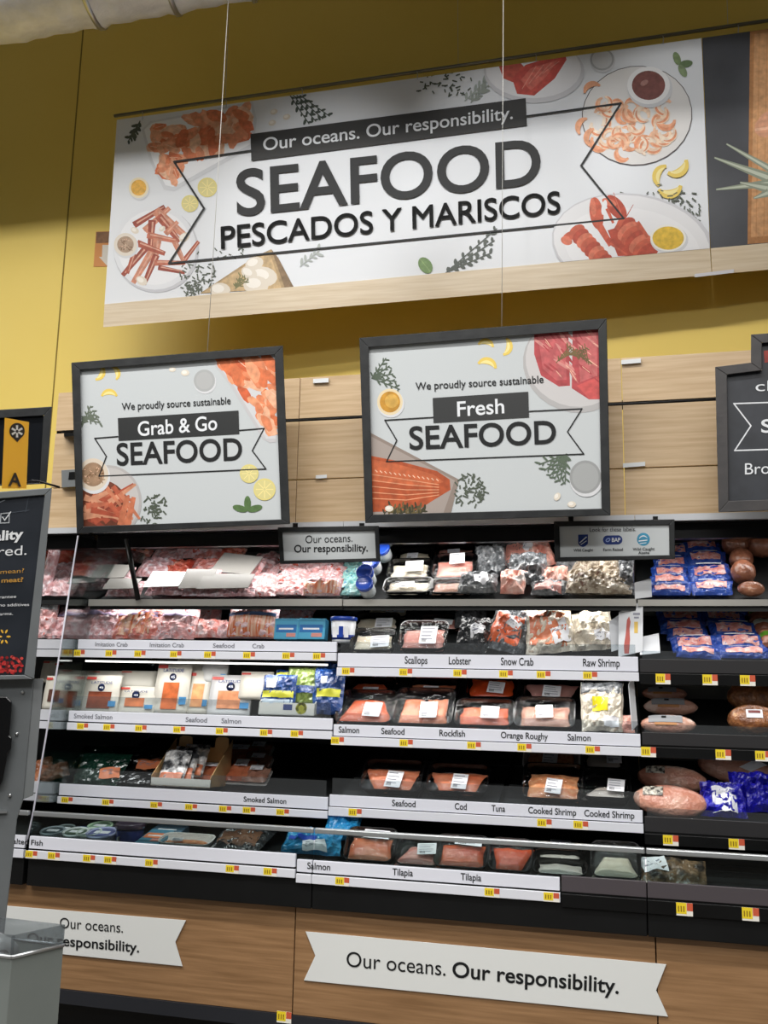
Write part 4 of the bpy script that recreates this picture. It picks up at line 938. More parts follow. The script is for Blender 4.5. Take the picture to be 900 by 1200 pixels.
def carton(root, w, h, rg, dp=.14, body=(224,222,214), inner=(190,156,108), arch=True, logo=False):
    """open display box: low front, higher back with two finger tabs"""
    m = mat('box_%d_%d_%d' % body, body, .5); mi = mat('box_in_%d_%d_%d' % inner, inner, .6); k = .003
    mb = MB(); mb.box((-w/2, 0, -dp), (w/2, .004, 0), mi); mb.box((-w/2, .0, -k), (w/2, h*(.34 if not arch else .16), 0), m); mb.box((-w/2, 0, -dp), (w/2, h*.78, -dp+k), mi); mb.build('tray_box', root, local=True)
    for s in (-1, 1):
        x = s*w/2; a, b = (x, x-s*k)
        pr = [Vector((a, 0, 0)), Vector((a, h*(.34 if not arch else .2), 0)), Vector((a, h*.95, -dp)), Vector((a, 0, -dp))]
        mb = MB(); mb.prism(pr, [Vector((b, v.y, v.z)) for v in pr], mi if arch else m); mb.build('side_flap', root, local=True)
    if arch:
        for s in (-.32, .32):
            mb = MB(); mb.prism([Vector((w*s-w*.13, h*.7, -dp+.004)), Vector((w*s+w*.13, h*.7, -dp+.004)), Vector((w*s+w*.11, h*.97, -dp+.004)), Vector((w*s+w*.06, h, -dp+.004)), Vector((w*s-w*.06, h, -dp+.004)), Vector((w*s-w*.11, h*.97, -dp+.004))],
                [Vector((w*s-w*.13, h*.7, -dp)), Vector((w*s+w*.13, h*.7, -dp)), Vector((w*s+w*.11, h*.97, -dp)), Vector((w*s+w*.06, h, -dp)), Vector((w*s-w*.06, h, -dp)), Vector((w*s-w*.11, h*.97, -dp))], mi); mb.build('back_tab', root, local=True)
    if logo:
        mb = MB(); mb.lathe([(w*.10, 0), (.001, 0)], mat('logo_yellow', (206,204,60), .5), 16, (w*.26, h*.2, .001)); mb.box((-w*.06, h*.14, .0006), (w*.1, h*.3, .001), mat('print_navy', (44,62,120), .5)); mb.build('print', root, local=True)
def boxpack(root, w, h, rg, m=None, t=.05, band=None, lab=True):
    mb = MB(); mb.box((-w/2, 0, 0), (w/2, h, t), m); o = mb.build('carton', root, .003, local=True)
    mb = MB()
    if band: mb.box((-w*.42, h*.34, t), (w*.42, h*.7, t+.0012), band)
    if lab:
        mb.box((-w*.3, h*.46, t+.0012), (w*.3, h*.54, t+.002), M_LABEL); mb.box((w*.02, h*.12, t), (w*.4, h*.3, t+.0012), mat('carton_pink', (226,150,140), .5))
    if mb.v: mb.build('print', root, local=True)
def clam(root, w, h, rg, m=None, lidc=None, t=.035):
    """shallow clear-lidded pack of shrimp"""
    mb = MB(); f = pillow(mb, w*.94, h*.94, t*.8, m or fishmat('peach'), rg.random()*30, .5, .05, 50, 14, 8, .003, 0, 0, h*.03, 6); mb.build('contents', root, local=True)
    mb = MB(); mb.prism([Vector((x, y+h/2, 0)) for x, y in rrect(w, h, .012)], [Vector((x, y+h/2, .004)) for x, y in rrect(w, h, .012)], M_TRAYW); mb.build('base', root, local=True)
    mb = MB(); r = rrect(w, h, .012); c = len(r); mb.add([Vector((x, y+h/2, .004)) for x, y in r]+[Vector((x*.96, y*.94+h/2, t*1.15)) for x, y in r], [(j, (j+1) % c, c+(j+1) % c, c+j) for j in range(c)]+[tuple(range(c, 2*c))], M_FILM); mb.build('lid', root, local=True)
    sticker(root, w*.5, h*.3, 0, h*.7, t*1.15+.001, rg, 0, M_LABEL)
def showcard(root, w, h, rg, pic=False, fold=False):
    k = .002; mb = MB(); mb.prism([Vector((-w/2, 0, k)), Vector((w/2, h*.1, k)), Vector((w/2, h, k)), Vector((-w/2, h*.8, k))], [Vector((-w/2, 0, 0)), Vector((w/2, h*.1, 0)), Vector((w/2, h, 0)), Vector((-w/2, h*.8, 0))], M_WHITE); mb.build('card', root, local=True)
    if pic:
        mb = MB(); pts = [(-.25,.06),(-.06,.06),(-.02,.3),(-.04,.5),(.0,.62),(-.06,.72),(-.15,.66),(-.2,.4),(-.27,.2)]
        mb.add([(x*w, y*h, k+.001) for x, y in pts], [tuple(range(len(pts)))], mat('print_sausage', (190,96,88), .5)); mb.box((w*.15, h*.42, k), (w*.3, h*.62, k+.001), mat('tag_gold', (226,190,96), .5))
        mb.box((w*.1, h*.74, k), (w*.38, h*.78, k+.001), M_PRINT); mb.box((w*.14, h*.68, k), (w*.34, h*.71, k+.001), M_PRINT); mb.build('print', root, local=True)
GC = 'crab stick packs in the left case'
def crab(key, rect, tilt, label, m=None, grp=GC, **kw):
    kw.setdefault('t', .045); return put(bag, key, rect, tilt, label, 'crab_stick_pack', 'packet', grp, m=m or B_CRAB, **kw)
# ---- top shelf, left case: heaped crab stick packs
LB1 = (.0, -.5, .86, .42, 0)
for r, t, lb, m, kw in (
 ((53,640,72,667),70,'pack of red crab legs standing at the far left of the top shelf',B_RED,{}),
 ((66,643,84,667),70,'second pack of red crab legs from the far left, top shelf',B_RED,{}),
 ((51,664,84,684),40,'dusky pink pack on the left end of the top shelf, upper of two',B_CRAB3,{}),
 ((51,682,85,703),40,'dusky pink pack on the left end of the top shelf, lower of two',B_CRAB3,{}),
 ((86,653,130,676),40,'pink pack with orange edge heaped behind the grey undersides, top shelf left',B_CRAB,{}),
 ((85,674,122,696),55,'pack with grey underside, first behind the glass edge on the top shelf',B_CRAB3,dict(back=B_GREYB)),
 ((118,667,153,690),55,'pack with grey underside, upper one left of the black divider',B_CRAB3,dict(back=B_GREYB)),
 ((126,684,166,703),55,'pack with pale grey underside touching the foot of the black divider',B_CRAB3,dict(back=B_GREYB)),
 ((134,633,160,652),60,'red and white pack highest at the top of the black divider',B_RED,{}),
 ((140,645,174,664),50,'red and white pack just below the topmost one at the black divider',B_CRAB,{}),
 ((158,656,196,680),45,'mottled red pack right of the black divider on the top shelf',B_CRAB3,{}),
 ((190,660,222,678),45,'mottled red pack, second to the right of the black divider',B_RED,{}),
 ((176,640,214,662),45,'pale pink pack at the back, right of the black divider',B_CRAB2,{}),
 ((204,637,240,658),45,'pale pink pack at the back under the left framed sign middle',B_CRAB2,{}),
 ((172,676,216,702),50,'pack with white underside at the shelf edge, right of the divider',B_CRAB3,dict(back=M_LABEL)),
 ((214,671,252,702),58,'big pack with grey underside at the shelf edge below the left sign',B_CRAB3,dict(back=B_GREYB)),
 ((226,640,262,660),40,'pink pack at the back of the top shelf, left of the orange one',B_CRAB,{}),
 ((258,637,286,657),40,'bright orange pack at the back of the top shelf heap',B_RED,{}),
 ((222,655,268,676),45,'pink pack in the middle of the heap below the left sign',B_CRAB,{}),
 ((248,655,300,686),50,'pack with tilted grey underside, upper of two in the heap centre',B_CRAB2,dict(back=B_GREYB,rot=-8)),
 ((234,678,298,703),55,'pack with wide grey underside at the shelf edge, right end of the heap',B_CRAB3,dict(back=B_GREYB))):
    crab('LT', r, t, lb, m, **kw)
for i, (a, b) in enumerate(((652,667),(664,679),(676,691),(688,703))):
    crab('LT', (292,a,324,b), 30, '%s pale pink pack in the flat stack right of the grey heap' % ['topmost','second','third','lowest'][i], B_CRAB2, 'flat crab pack stack', t=.035)
for i, (a, b) in enumerate(((658,674),(671,688),(685,702))):
    crab('LT', (321,a,357,b), 30, '%s white and red pack in the stack left of the orange striped pack' % ['topmost','middle','lowest'][i], B_CRAB2, 'white and red pack stack', t=.04)
for i, (a, b) in enumerate(((656,671),(668,684))):
    crab('LT', (354,a,400,b), 35, '%s white pack above the orange striped pack on the top shelf' % ['upper','lower'][i], B_CRAB2, 'white packs over striped pack', t=.04)
crab('LT', (354,680,400,702), 60, 'orange striped crab stick pack at the edge of the top shelf', B_CRAB2, stripe=[(-.9,.9,-.9,.35,B_OSTICK)])
for i, (a, b) in enumerate(((660,673),(669,683),(679,693),(689,702))):
    put(bag, 'LT', (399,a,430,b), 30, '%s teal and mint pack in the stack beside the blue lidded jars' % ['topmost','second','third','lowest'][i], 'snack_pack', 'packet', 'teal packs', m=B_TEAL, t=.035)
for i, (x, y) in enumerate(((451,636),(450,652),(438,667),(431.5,681),(431,694))):
    put(jar, 'LT', (x-10,y-8,x+10,y+9), 66, '%s jar with blue lid in the column between left and middle cases' % ['topmost','second','third','fourth','lowest'][i], 'lidded_jar', 'jar', 'blue lidded jars', d=.30-.065*i if i < 4 else .03)
# ---- top shelf, middle case
TR = 'black seafood trays'
def trayi(key, r, tilt, label, fish, **kw): return put(tray, key, r, tilt, label, 'fish_tray', 'tray', TR, fish=fish, **kw)
trayi('MT', (462,648,505,668), 48, 'black tray of white scallops at the back, top shelf, left', 'pale', shape='block')
trayi('MT', (453,661,505,686), 50, 'black tray of white scallops with label, middle of three on the top shelf', 'pale', shape='block', lab=(.12,.5,.4,.5))
trayi('MT', (448,682,506,702), 45, 'black tray of white scallops lowest at the left of the top shelf', 'pale', shape='block')
trayi('MT', (508,643,556,664), 50, 'black tray of pink fish at the back, top shelf, second column', 'pink', shape='block')
trayi('MT', (506,655,558,686), 52, 'black tray of pink fish with white label, top shelf, second column', 'pink', shape='block', lab=(.05,.7,.34,.42))
trayi('MT', (502,683,556,702), 45, 'dark tray lowest in the second column of the top shelf', 'dull', shape='block', lab=None)
SB = 'bagged fish on the top shelf of the middle case'
for r, t, lb, m, kw in (
 ((560,642,596,680),62,'grey clear bag of fish leaning left in the top shelf heap',B_SILV,dict(rot=8)),
 ((536,678,582,702),45,'grey clear bag with label lying low beside the dark tray',B_SILV,dict(lab=(.2,.1,.35,.5,.2))),
 ((586,672,616,702),55,'mottled pink bag at the shelf edge under the tall bag',B_PINKF,{}),
 ((590,634,620,670),65,'tall bag with pale pink fish at the top of the heap',B_SILV,dict(fish='pink')),
 ((596,654,640,692),55,'silvery crinkled bag in the middle of the top shelf heap',B_SILV,{}),
 ((618,638,656,672),55,'bag of pale fish with white label tilted at the heap top',B_PINKF,dict(lab=(-.5,.55,.35,.3,.6),rot=20)),
 ((628,668,666,692),50,'bag of pinkish fish below the tilted labelled bag',B_PINKF,{}),
 ((622,684,664,703),45,'dark pink bag at the very edge below the heap',B_SILV,dict(fish='mauve')),
 ((650,656,680,676),45,'small grey bag at the back between heap and shrimp bags',B_SILV,{}),
 ((670,657,716,678),50,'bag of cream raw shrimp, upper one on the top shelf',B_SHR,{}),
 ((664,674,712,703),50,'bag of cream raw shrimp, lower left one at the shelf edge',B_SHR,{}),
 ((700,660,728,692),55,'bag of brownish raw shrimp leaning at right of the shrimp heap',B_SHR,{}),
 ((704,680,740,703),50,'bag of cream raw shrimp, lower right one at the shelf edge',B_SHR,{}),
 ((726,657,744,700),68,'clear grey bag upright at the right end of the top shelf heap',B_SILV,{})):
    put(bag, 'MT', r, t, lb, 'fish_bag', 'bag', SB, m=m, **kw)
put(showcard, 'RT', (744,678,764,702), 75, 'white folded card at the left end of the right top shelf', 'paper_card', 'card', None, d=.03)
# ---- top shelf, right case
BP = 'blue packets in the right case'
for r, lb in (((788,642,806,658),'blue packet half hidden behind the badge sign'), ((766,656,808,673),'blue packet on top of the left stack, top shelf'), ((764,668,807,683),'blue packet second in the left stack, top shelf'),
 ((762,678,808,692),'blue packet third in the left stack, top shelf'), ((761,689,810,702),'blue packet lowest in the left stack, top shelf'),
 ((800,635,846,653),'blue packet on top of the right stack, top shelf'), ((804,650,852,668),'blue packet second in the right stack, top shelf'), ((808,664,858,688),'blue packet third in the right stack, top shelf'), ((810,684,860,702),'blue packet lowest in the right stack, top shelf')):
    put(packet, 'RT', r, 42, lb, 'blue_packet', 'packet', BP)
for r, lb in (((846,634,880,658),'brown round ham on top at the back, right of the blue packets'), ((877,635,912,660),'brown round ham at the back by the photo edge'), ((855,652,884,673),'brown ham second from top right of the blue packets'), ((857,667,887,691),'brown ham third from top right of the blue packets'), ((865,687,897,704),'brown ham lowest at the edge of the right top shelf')):
    put(ham, 'RT', r, 50, lb, 'ham', 'ham', 'hams on the right top shelf')
# ---- second shelf, left case
put(bag, 'NT', (46,640,60,700), 75, 'pink pack beyond the glass end on the neighbouring top shelf', 'crab_stick_pack', 'packet', GC, m=B_CRAB3)
put(bag, 'N4', (44,706,64,750), 75, 'white backed pink pack beyond the glass end, second shelf', 'crab_stick_pack', 'packet', GC, m=B_CRAB2, header=M_LABEL)
HB_ = [(-.85,.85,.28,.5,mat('pack_violet', (196,178,214), .4))]
for r, t, lb, m, kw in (
 ((76,706,110,735),60,'pink pack at the back of the second shelf near the glass end',B_CRAB3,{}),
 ((108,706,150,735),60,'pink pack at the back of the second shelf, second from the glass end',B_CRAB3,{}),
 ((60,714,98,752),62,'dusky pink pack first at the front of the second shelf',B_CRAB3,dict(stripe=HB_)),
 ((92,712,134,752),62,'dusky pink pack second from left at the front of the second shelf',B_CRAB3,dict(stripe=HB_)),
 ((196,702,232,735),72,'white topped pack behind the front row of the second shelf',B_CRAB2,dict(header=M_LABEL)),
 ((130,712,184,752),62,'orange pink pack third from left at the front of the second shelf',B_CRAB,dict(stripe=HB_,fish=B_OSTICK)),
 ((182,714,228,752),62,'pink pack with violet print fourth from left at the front',B_CRAB2,dict(stripe=HB_)),
 ((220,704,236,736),74,'white topped pack, first of three standing together on the second shelf',B_CRAB2,dict(header=M_LABEL)),
 ((233,703,248,737),74,'white topped pack, second of three standing together',B_CRAB2,dict(header=M_LABEL)),
 ((246,709,259,738),74,'white topped pack, third of three standing together',B_CRAB2,dict(header=M_LABEL)),
 ((222,730,258,752),45,'low pink pack lying before the three white topped packs',B_CRAB,{}),
 ((254,732,274,752),50,'small lilac pack left of the orange striped block',B_CRAB2,{}),
 ((322,712,366,732),40,'pale pink pack behind the blue cartons on the second shelf',B_CRAB2,{})):
    crab('L4', r, t, lb, m, **kw)
crab('L4', (268,712,326,752), 72, 'large orange striped pack with blue band on the second shelf', B_CRAB2, t=.07, stripe=[(-.95,.95,-.95,.25,B_OSTICK),(-.95,.95,.22,.42,mat('band_blue', (110,140,190), .4))], amp=.15, edge=.03)
for r, lb in (((325,727,353,752),'sky blue carton left of its twin on the second shelf'), ((352,727,384,752),'sky blue carton next to the blue lidded tub')):
    put(boxpack, 'L4', r, 82, lb, 'fish_carton', 'carton', 'sky blue cartons', m=mat('carton_sky', (84,176,214), .35), t=.05, band=mat('carton_deep', (40,120,190), .4))
def tubz(root, w, h, rg): tub(root, w, h, rg)
x = put(lambda root, w, h, rg: None, 'L4', (382,722,413,753), 90, 'white and blue tub with blue lid at the end of the second shelf', 'lidded_tub', 'tub', None, d=.06)
w_ = (P(413,750,x.location.y)-P(382,750,x.location.y)).length; x.rotation_euler = (0, 0, 0); tub(x, w_, (P(397,722,x.location.y).z-x.location.z), random.Random(1)); x.location.y += w_/2
# ---- second shelf, middle case
trayi('M4', (426,710,480,729), 50, 'black tray of scallops at the back of the second shelf', 'pale', shape='block', lab=(.2,.4,.4,.4))
trayi('M4', (413,723,468,746), 52, 'black tray of scallops in the middle row of the second shelf', 'pale', shape='block', lab=(.18,.35,.36,.5))
trayi('M4', (410,742,463,770), 52, 'black tray of scallops at the front left of the second shelf', 'pale', shape='block', lab=(.18,.32,.4,.5))
trayi('M4', (486,724,542,744), 50, 'black tray of pink fish behind, second shelf, beside the scallops', 'pink', shape='block', lab=(.1,.4,.4,.3))
trayi('M4', (466,734,524,769), 52, 'black tray of pink fish with label at the front of the second shelf', 'pink', shape='block', lab=(.12,.42,.34,.6))
S4B = 'bagged seafood on the second shelf of the middle case'
for r, t, lb, m, kw in (
 ((532,713,570,742),60,'grey clear bag at the back of the second shelf',B_SILV,{}),
 ((532,728,572,768),58,'dark clear bag with white labels on the second shelf',B_DARK,dict(lab=(.2,.0,.4,.32,.15),rot=-10)),
 ((566,716,614,768),60,'bag of pink snow crab with sticker on the second shelf',B_SILV,dict(fish='salmon',lab=(.25,.1,.36,.2,-.4),rot=-12)),
 ((610,712,650,742),60,'crumpled clear bag behind the large labelled bag',B_SILV,{}),
 ((618,712,676,771),60,'large bag of pink and cream seafood with white label, second shelf',B_CREAM,dict(fish='peach',lab=(.45,-.35,.36,.42,.2),rot=8)),
 ((672,722,722,768),60,'bag of cream shrimp with white label at right of the second shelf',B_CREAM,dict(lab=(.5,-.4,.42,.26,0),rot=6))):
    put(bag, 'M4', r, t, lb, 'seafood_bag', 'bag', S4B, m=m, **kw)
put(showcard, 'M4', (716,720,730,764), 80, 'small white card standing behind the sausage picture card', 'paper_card', 'card', None, d=.10, yaw=20)
put(showcard, 'M4', (724,704,754,770), 84, 'white show card with a red sausage picture', 'show_card', 'card', None, d=.05, pic=True, yaw=-18)
put(showcard, 'R4', (750,742,774,768), 40, 'white card lying folded at the left end of the right second shelf', 'paper_card', 'card', None, d=.03)
# ---- second shelf, right case
for r, lb in (((771,716,826,737),'blue packet on top of the left stack, second shelf'), ((775,731,828,748),'blue packet second in the left stack, second shelf'), ((782,740,830,756),'blue packet third in the left stack, second shelf'), ((788,749,843,769),'blue packet fourth in the left stack, second shelf'), ((792,763,844,776),'blue packet lowest in the left stack, second shelf'),
 ((821,709,876,724),'blue packet on top of the right stack, second shelf'), ((824,717,875,738),'blue packet second in the right stack, second shelf'), ((832,732,890,753),'blue packet third in the right stack, second shelf'), ((839,747,899,768),'blue packet fourth in the right stack, second shelf'), ((843,763,902,776),'blue packet lowest in the right stack, second shelf')):
    put(packet, 'R4', r, 40, lb, 'blue_packet', 'packet', BP, rot=random.Random(lb).uniform(-5, 3))
for i, r in enumerate(((872,706,915,722),(878,719,918,736),(884,732,924,750),(892,746,930,766))):
    put(bag, 'R4', r, 35, '%s sausage tube at the right edge of the second shelf' % ['topmost','second','third','lowest'][i], 'sausage_tube', 'sausage', 'sausage tubes', m=noisy('sausage_brown', (150,88,66), (192,130,104), 14, .25, .4, .2), t=.06, amp=.1, stripe=[(-.95,-.1,-.3,.4,[mat('label_lime', (206,206,190), .4), mat('label_green', (96,150,40), .4)][i % 2])])
# ---- third shelf, left case: smoked fish pouches
put(pouch, 'N3', (50,792,76,834), 84, 'white pouch with dark window beyond the glass end, third shelf', 'fish_pouch', 'pouch', None, brand=False, wc=(84,56,48))
put(pouch, 'N3', (48,774,74,800), 84, 'white carton pouch behind, beyond the glass end, third shelf', 'fish_pouch', 'pouch', None, d=.2, brand=False, win=None)
GP = 'white smoked fish pouches on the third shelf'
for r, lb, kw in (
 ((60,776,92,806),'plain white pouch at the back near the glass end, third shelf',dict(brand=False,win=None,wb=False,d=.22)),
 ((100,786,150,806),'white pouch at the back, top just showing over the front row',dict(brand=False,win=None,wb=False,d=.2)),
 ((140,786,182,806),'white pouch at the back between the second and third windows',dict(brand=False,win=None,wb=False,d=.2)),
 ((204,771,236,806),'pale pouch at the back behind the tall pouch',dict(brand=False,win=None,red=False,wb=False,d=.2)),
 ((236,772,266,800),'pale clear pouch at the back with a round grey print',dict(brand=False,win=None,red=False,d=.18,body=(206,206,204))),
 ((62,791,95,837),'white pouch with dark brown window, first on the third shelf',dict(win=(.62,.42),wc=(92,56,44),wy=.36)),
 ((95,791,136,838),'white pouch with red brown window, second on the third shelf',dict(win=(.66,.42),wc=(120,62,42),wy=.36)),
 ((135,804,180,838),'low white pouch with orange wedge window, third on the shelf',dict(win=(.5,.3),wc=(190,112,74),wy=.42)),
 ((178,776,218,839),'tall white pouch with large orange window',dict(win=(.46,.5),wc=(180,96,56),wy=.36)),
 ((217,786,243,839),'narrow white pouch with peach oval window',dict(win=(.52,.52),wc=(224,150,104),wy=.44,brand=False)),
 ((243,791,292,841),'pale pouch with a block of smoked salmon in its window',dict(win=(.55,.42),wc=(196,132,96),wy=.4,body=(206,206,206))),
 ((280,787,318,820),'white pouch with red tab behind the display box',dict(brand=False,win=None,d=.14))):
    put(pouch, 'L3', r, 80, lb, 'fish_pouch', 'pouch', GP, **kw)
put(carton, 'L3', (302,796,368,838), 80, 'white open display box holding blue bags, third shelf', 'display_box', 'box', None, d=.03, dp=.12, arch=False, inner=(226,226,222), logo=True)
YG = mat('bag_yellow', (206,206,70), .35)
for r, d_, lb, m, st in (((306,792,346,836),.07,'blue bag with yellow and white bands in the display box',B_NAVY,[(-.9,.9,-.25,.1,YG),(-.9,.9,-.75,-.35,mat('bag_pale', (196,212,226), .35)),(-.7,-.1,.25,.75,M_LABEL)]),
 ((336,783,370,828),.11,'olive green bag leaning out of the display box',noisy('olive_bag', (120,140,70), (150,168,96), 12, .2, .5, .3),[(-.9,.9,-.4,.0,B_NAVY)]),
 ((322,786,350,822),.14,'blue and green bag behind in the display box',B_NAVY,[(-.9,.9,.4,.8,YG)]),
 ((366,784,402,838),.08,'navy bag with yellow band right of the display box',B_NAVY,[(-.7,.8,-.3,.05,YG),(-.5,-.1,.3,.6,M_LABEL)]),
 ((378,778,404,816),.2,'navy bag at the back right of the third shelf',B_NAVY,[(-.7,.8,-.2,.1,YG)])):
    put(bag, 'L3', r, 76, lb, 'snack_bag', 'bag', 'blue bags around the display box', d=d_, m=m, stripe=st, t=.04, amp=.25)
# ---- third shelf, middle case
for r, lb, f, kw in (
 ((422,790,470,806),'black tray of salmon in the third row back, left','dull',dict(tl=40)),
 ((402,799,462,822),'black tray of salmon in the second row, left','salmon',dict(lab=(.05,.2,.3,.3))),
 ((392,815,460,857),'black tray of salmon at the front left, under the word Salmon','salmon',dict(lab=(.14,.34,.3,.4))),
 ((482,790,542,808),'black tray of orange fish at the back behind Seafood','orange',dict(lab=None)),
 ((478,801,538,824),'black tray of peach fish in the second row behind Seafood','peach',dict(lab=(-.05,.3,.3,.4))),
 ((459,813,530,858),'black tray of peach fish at the front above the word Seafood','peach',dict(lab=(.1,.34,.28,.42),shape='pair',n=2)),
 ((545,793,606,826),'black tray of bright orange fish in the second row above Rockfish','orange',dict(lab=(.1,.3,.32,.4),shape='block')),
 ((532,826,602,860),'black tray of fish at the front above the word Rockfish','salmon',dict(lab=(.1,.42,.3,.42),shape='block')),
 ((610,792,686,812),'black tray of pale fish at the back above Orange Roughy','mauve',dict(lab=(0,.7,.3,.3))),
 ((612,800,682,830),'black tray of pinkish fish in the second row above Orange Roughy','mauve',dict(lab=(.0,.3,.3,.45))),
 ((602,824,674,862),'black tray of pinkish fish at the front above Orange Roughy','dull',dict(lab=(.0,.45,.28,.4),shape='block'))):
    tl = kw.pop('tl', 46); trayi('M3', r, tl, lb, f, **kw)
put(bag, 'M3', (681,802,731,860), 68, 'clear bag of white fish with bright yellow starburst, third shelf', 'seafood_bag', 'bag', None, m=B_CREAM, t=.05, header=B_SILV, stripe=[(-.45,.3,-.25,.3,mat('burst_yellow', (244,226,30), .4)),(.1,.8,-.85,-.45,M_LABEL)])
put(bag, 'M3', (720,840,744,861), 60, 'small salmon pink pack at the right end of the third shelf', 'fish_pack', 'packet', None, m=B_PINKF, t=.03)
put(showcard, 'M3', (738,790,750,856), 86, 'narrow white divider card at the right end of the third shelf', 'paper_card', 'card', None, d=.05, yaw=55)
# ---- third shelf, right case
for r, lb in (((752,807,806,824),'oval meat pack, topmost of three with grey labels'), ((755,821,818,842),'oval meat pack, middle of three with grey labels'), ((751,841,816,864),'oval meat pack, lowest of three with grey labels')):
    put(ham, 'R3', r, 64, lb, 'meat_pack', 'meat pack', 'oval meat packs', m=B_MEAT, lab='oval')
put(ham, 'R3', (852,806,912,840), 60, 'dark glazed round ham at the back of the third shelf', 'ham', 'ham', None, m=B_HAMD)
put(ham, 'R3', (852,833,916,866), 60, 'golden glazed round ham with label at the front of the third shelf', 'ham', 'ham', None, m=B_HAMD, lab='sq')
# ---- fourth shelf, left case
for i, r in enumerate(((42,888,62,916),(52,896,80,918))):
    put(bag, 'N2', r, 40, '%s brown smoked fish seen beyond the glass end, fourth shelf' % ['left','right'][i], 'smoked_fish', 'fish', None, m=noisy('smoked_brown', (120,72,48), (170,110,80), 14, .3, .4), t=.03, rot=30)
OL = mat('label_orange', (232,136,92), .45)
for r, t, lb, m, kw in (
 ((80,876,124,912),46,'dark green foil packet at the back left of the fourth shelf',B_GREEN,{}),
 ((84,884,140,922),50,'dark green foil packet with orange label, fourth shelf',B_GREEN,dict(lab=(.5,-.35,.4,.32,.2),lm=OL)),
 ((118,876,166,900),38,'green foil packet behind the black ones, fourth shelf',B_GREEN,{}),
 ((128,882,194,912),50,'black foil packet with orange label on top, fourth shelf',B_BLK,dict(lab=(.35,-.2,.42,.4,.1),lm=OL)),
 ((126,904,178,924),35,'black foil packet lying at the shelf edge, fourth shelf',B_BLK,{})):
    put(bag, 'L2', r, t, lb, 'foil_packet', 'packet', 'dark foil packets', m=m, t=.03, amp=.3, **kw)
put(carton, 'L2', (176,862,246,922), 86, 'tan open display carton with finger tabs, fourth shelf', 'display_box', 'box', None, d=.03, dp=.2)
B_SLV = plastic('silver_print_pack', (60,62,66), (222,224,226), (246,246,246), 26, .2, .42, .58)
for i, r in enumerate(((184,880,214,924),(196,876,226,918),(208,873,238,912))):
    put(bag, 'L2', r, 58, '%s silver and black pack in the tan display carton' % ['front','middle','rear'][i], 'smoked_fish_pack', 'packet', 'silver packs in the tan carton', d=.06+.045*i, m=B_SLV, t=.03, stripe=[(-.9,.9,-.95,-.3,fishmat('peach'))])
for r, t, lb in (((213,896,262,920),30,'clear pack of pink shrimp before the tan carton'), ((255,878,296,897),30,'clear pack of pink shrimp on top of the stack by the carton'), ((262,894,292,920),35,'clear pack of pink shrimp under the top pack in the stack'), ((284,874,314,893),35,'clear pack of brownish shrimp topmost at the right of the stack'), ((284,888,314,906),35,'clear pack of brownish shrimp in the middle at the right of the stack'), ((282,902,312,921),35,'clear pack of brownish shrimp lowest at the right of the stack')):
    put(clam, 'L2', r, t, lb, 'shrimp_pack', 'packet', 'clear shrimp packs', m=fishmat('peach' if 'pink' in lb else 'dull'))
# ---- fourth shelf, middle case
trayi('M2', (421,897,493,936), 42, 'black tray of peach fish at the left of the fourth shelf above Seafood', 'peach', lab=(.06,.3,.26,.5))
trayi('M2', (498,902,572,938), 42, 'black tray of pale orange fish above the word Cod', 'peach', lab=(.05,.3,.24,.5))
trayi('M2', (612,879,680,912), 42, 'black tray of cooked shrimp in the back row of the fourth shelf', 'shrimp', shape='block', lab=(-.02,.3,.26,.5), m=M_TRAYW)
trayi('M2', (611,902,684,948), 42, 'black tray of cooked shrimp at the front of the fourth shelf', 'shrimp', shape='block', lab=(.02,.3,.26,.4))
trayi('M2', (683,882,732,908), 42, 'tray of cream fish with label in the back row, right', 'white', shape='block', lab=(.25,.5,.36,.7))
put(tray, 'M2', (681,909,740,946), 36, 'dark lidded tray with small cream portion at the front right', 'fish_tray', 'tray', TR, fish='white', shape='fillet', lab=(.2,.35,.34,.4), fh=.45)
# ---- fourth shelf, right case
for r, lb, rt in (((745,902,828,934),'pink poultry pack lying above its twin, fourth shelf right',-4), ((741,925,828,964),'pink poultry pack at the front edge, fourth shelf right',-4), ((815,887,905,924),'pink poultry pack with pale label at the back right',-10)):
    put(ham, 'R2', r, 58, lb, 'poultry_pack', 'meat pack', 'poultry packs', m=B_MEAT, t=.075, lab='white' if 'pale' in lb else 'side', rot=rt)
for r, lb, kw in (((822,922,874,964),'deep blue bag with white printed panel, fourth shelf right',dict(stripe=[(-.5,.6,-.9,.5,plastic('white_panel', (226,228,236), (236,238,244), None, 10, .3))])), ((858,910,910,958),'deep blue bag leaning at the right photo edge, fourth shelf',{})):
    put(bag, 'R2', r, 52, lb, 'poultry_bag', 'bag', 'deep blue bags', m=B_BLUED, t=.07, **kw)
put(showcard, 'R2', (832,916,864,934), 40, 'white slip of paper lying on the deep blue bag', 'paper_slip', 'card', None, d=.14, lift=0)
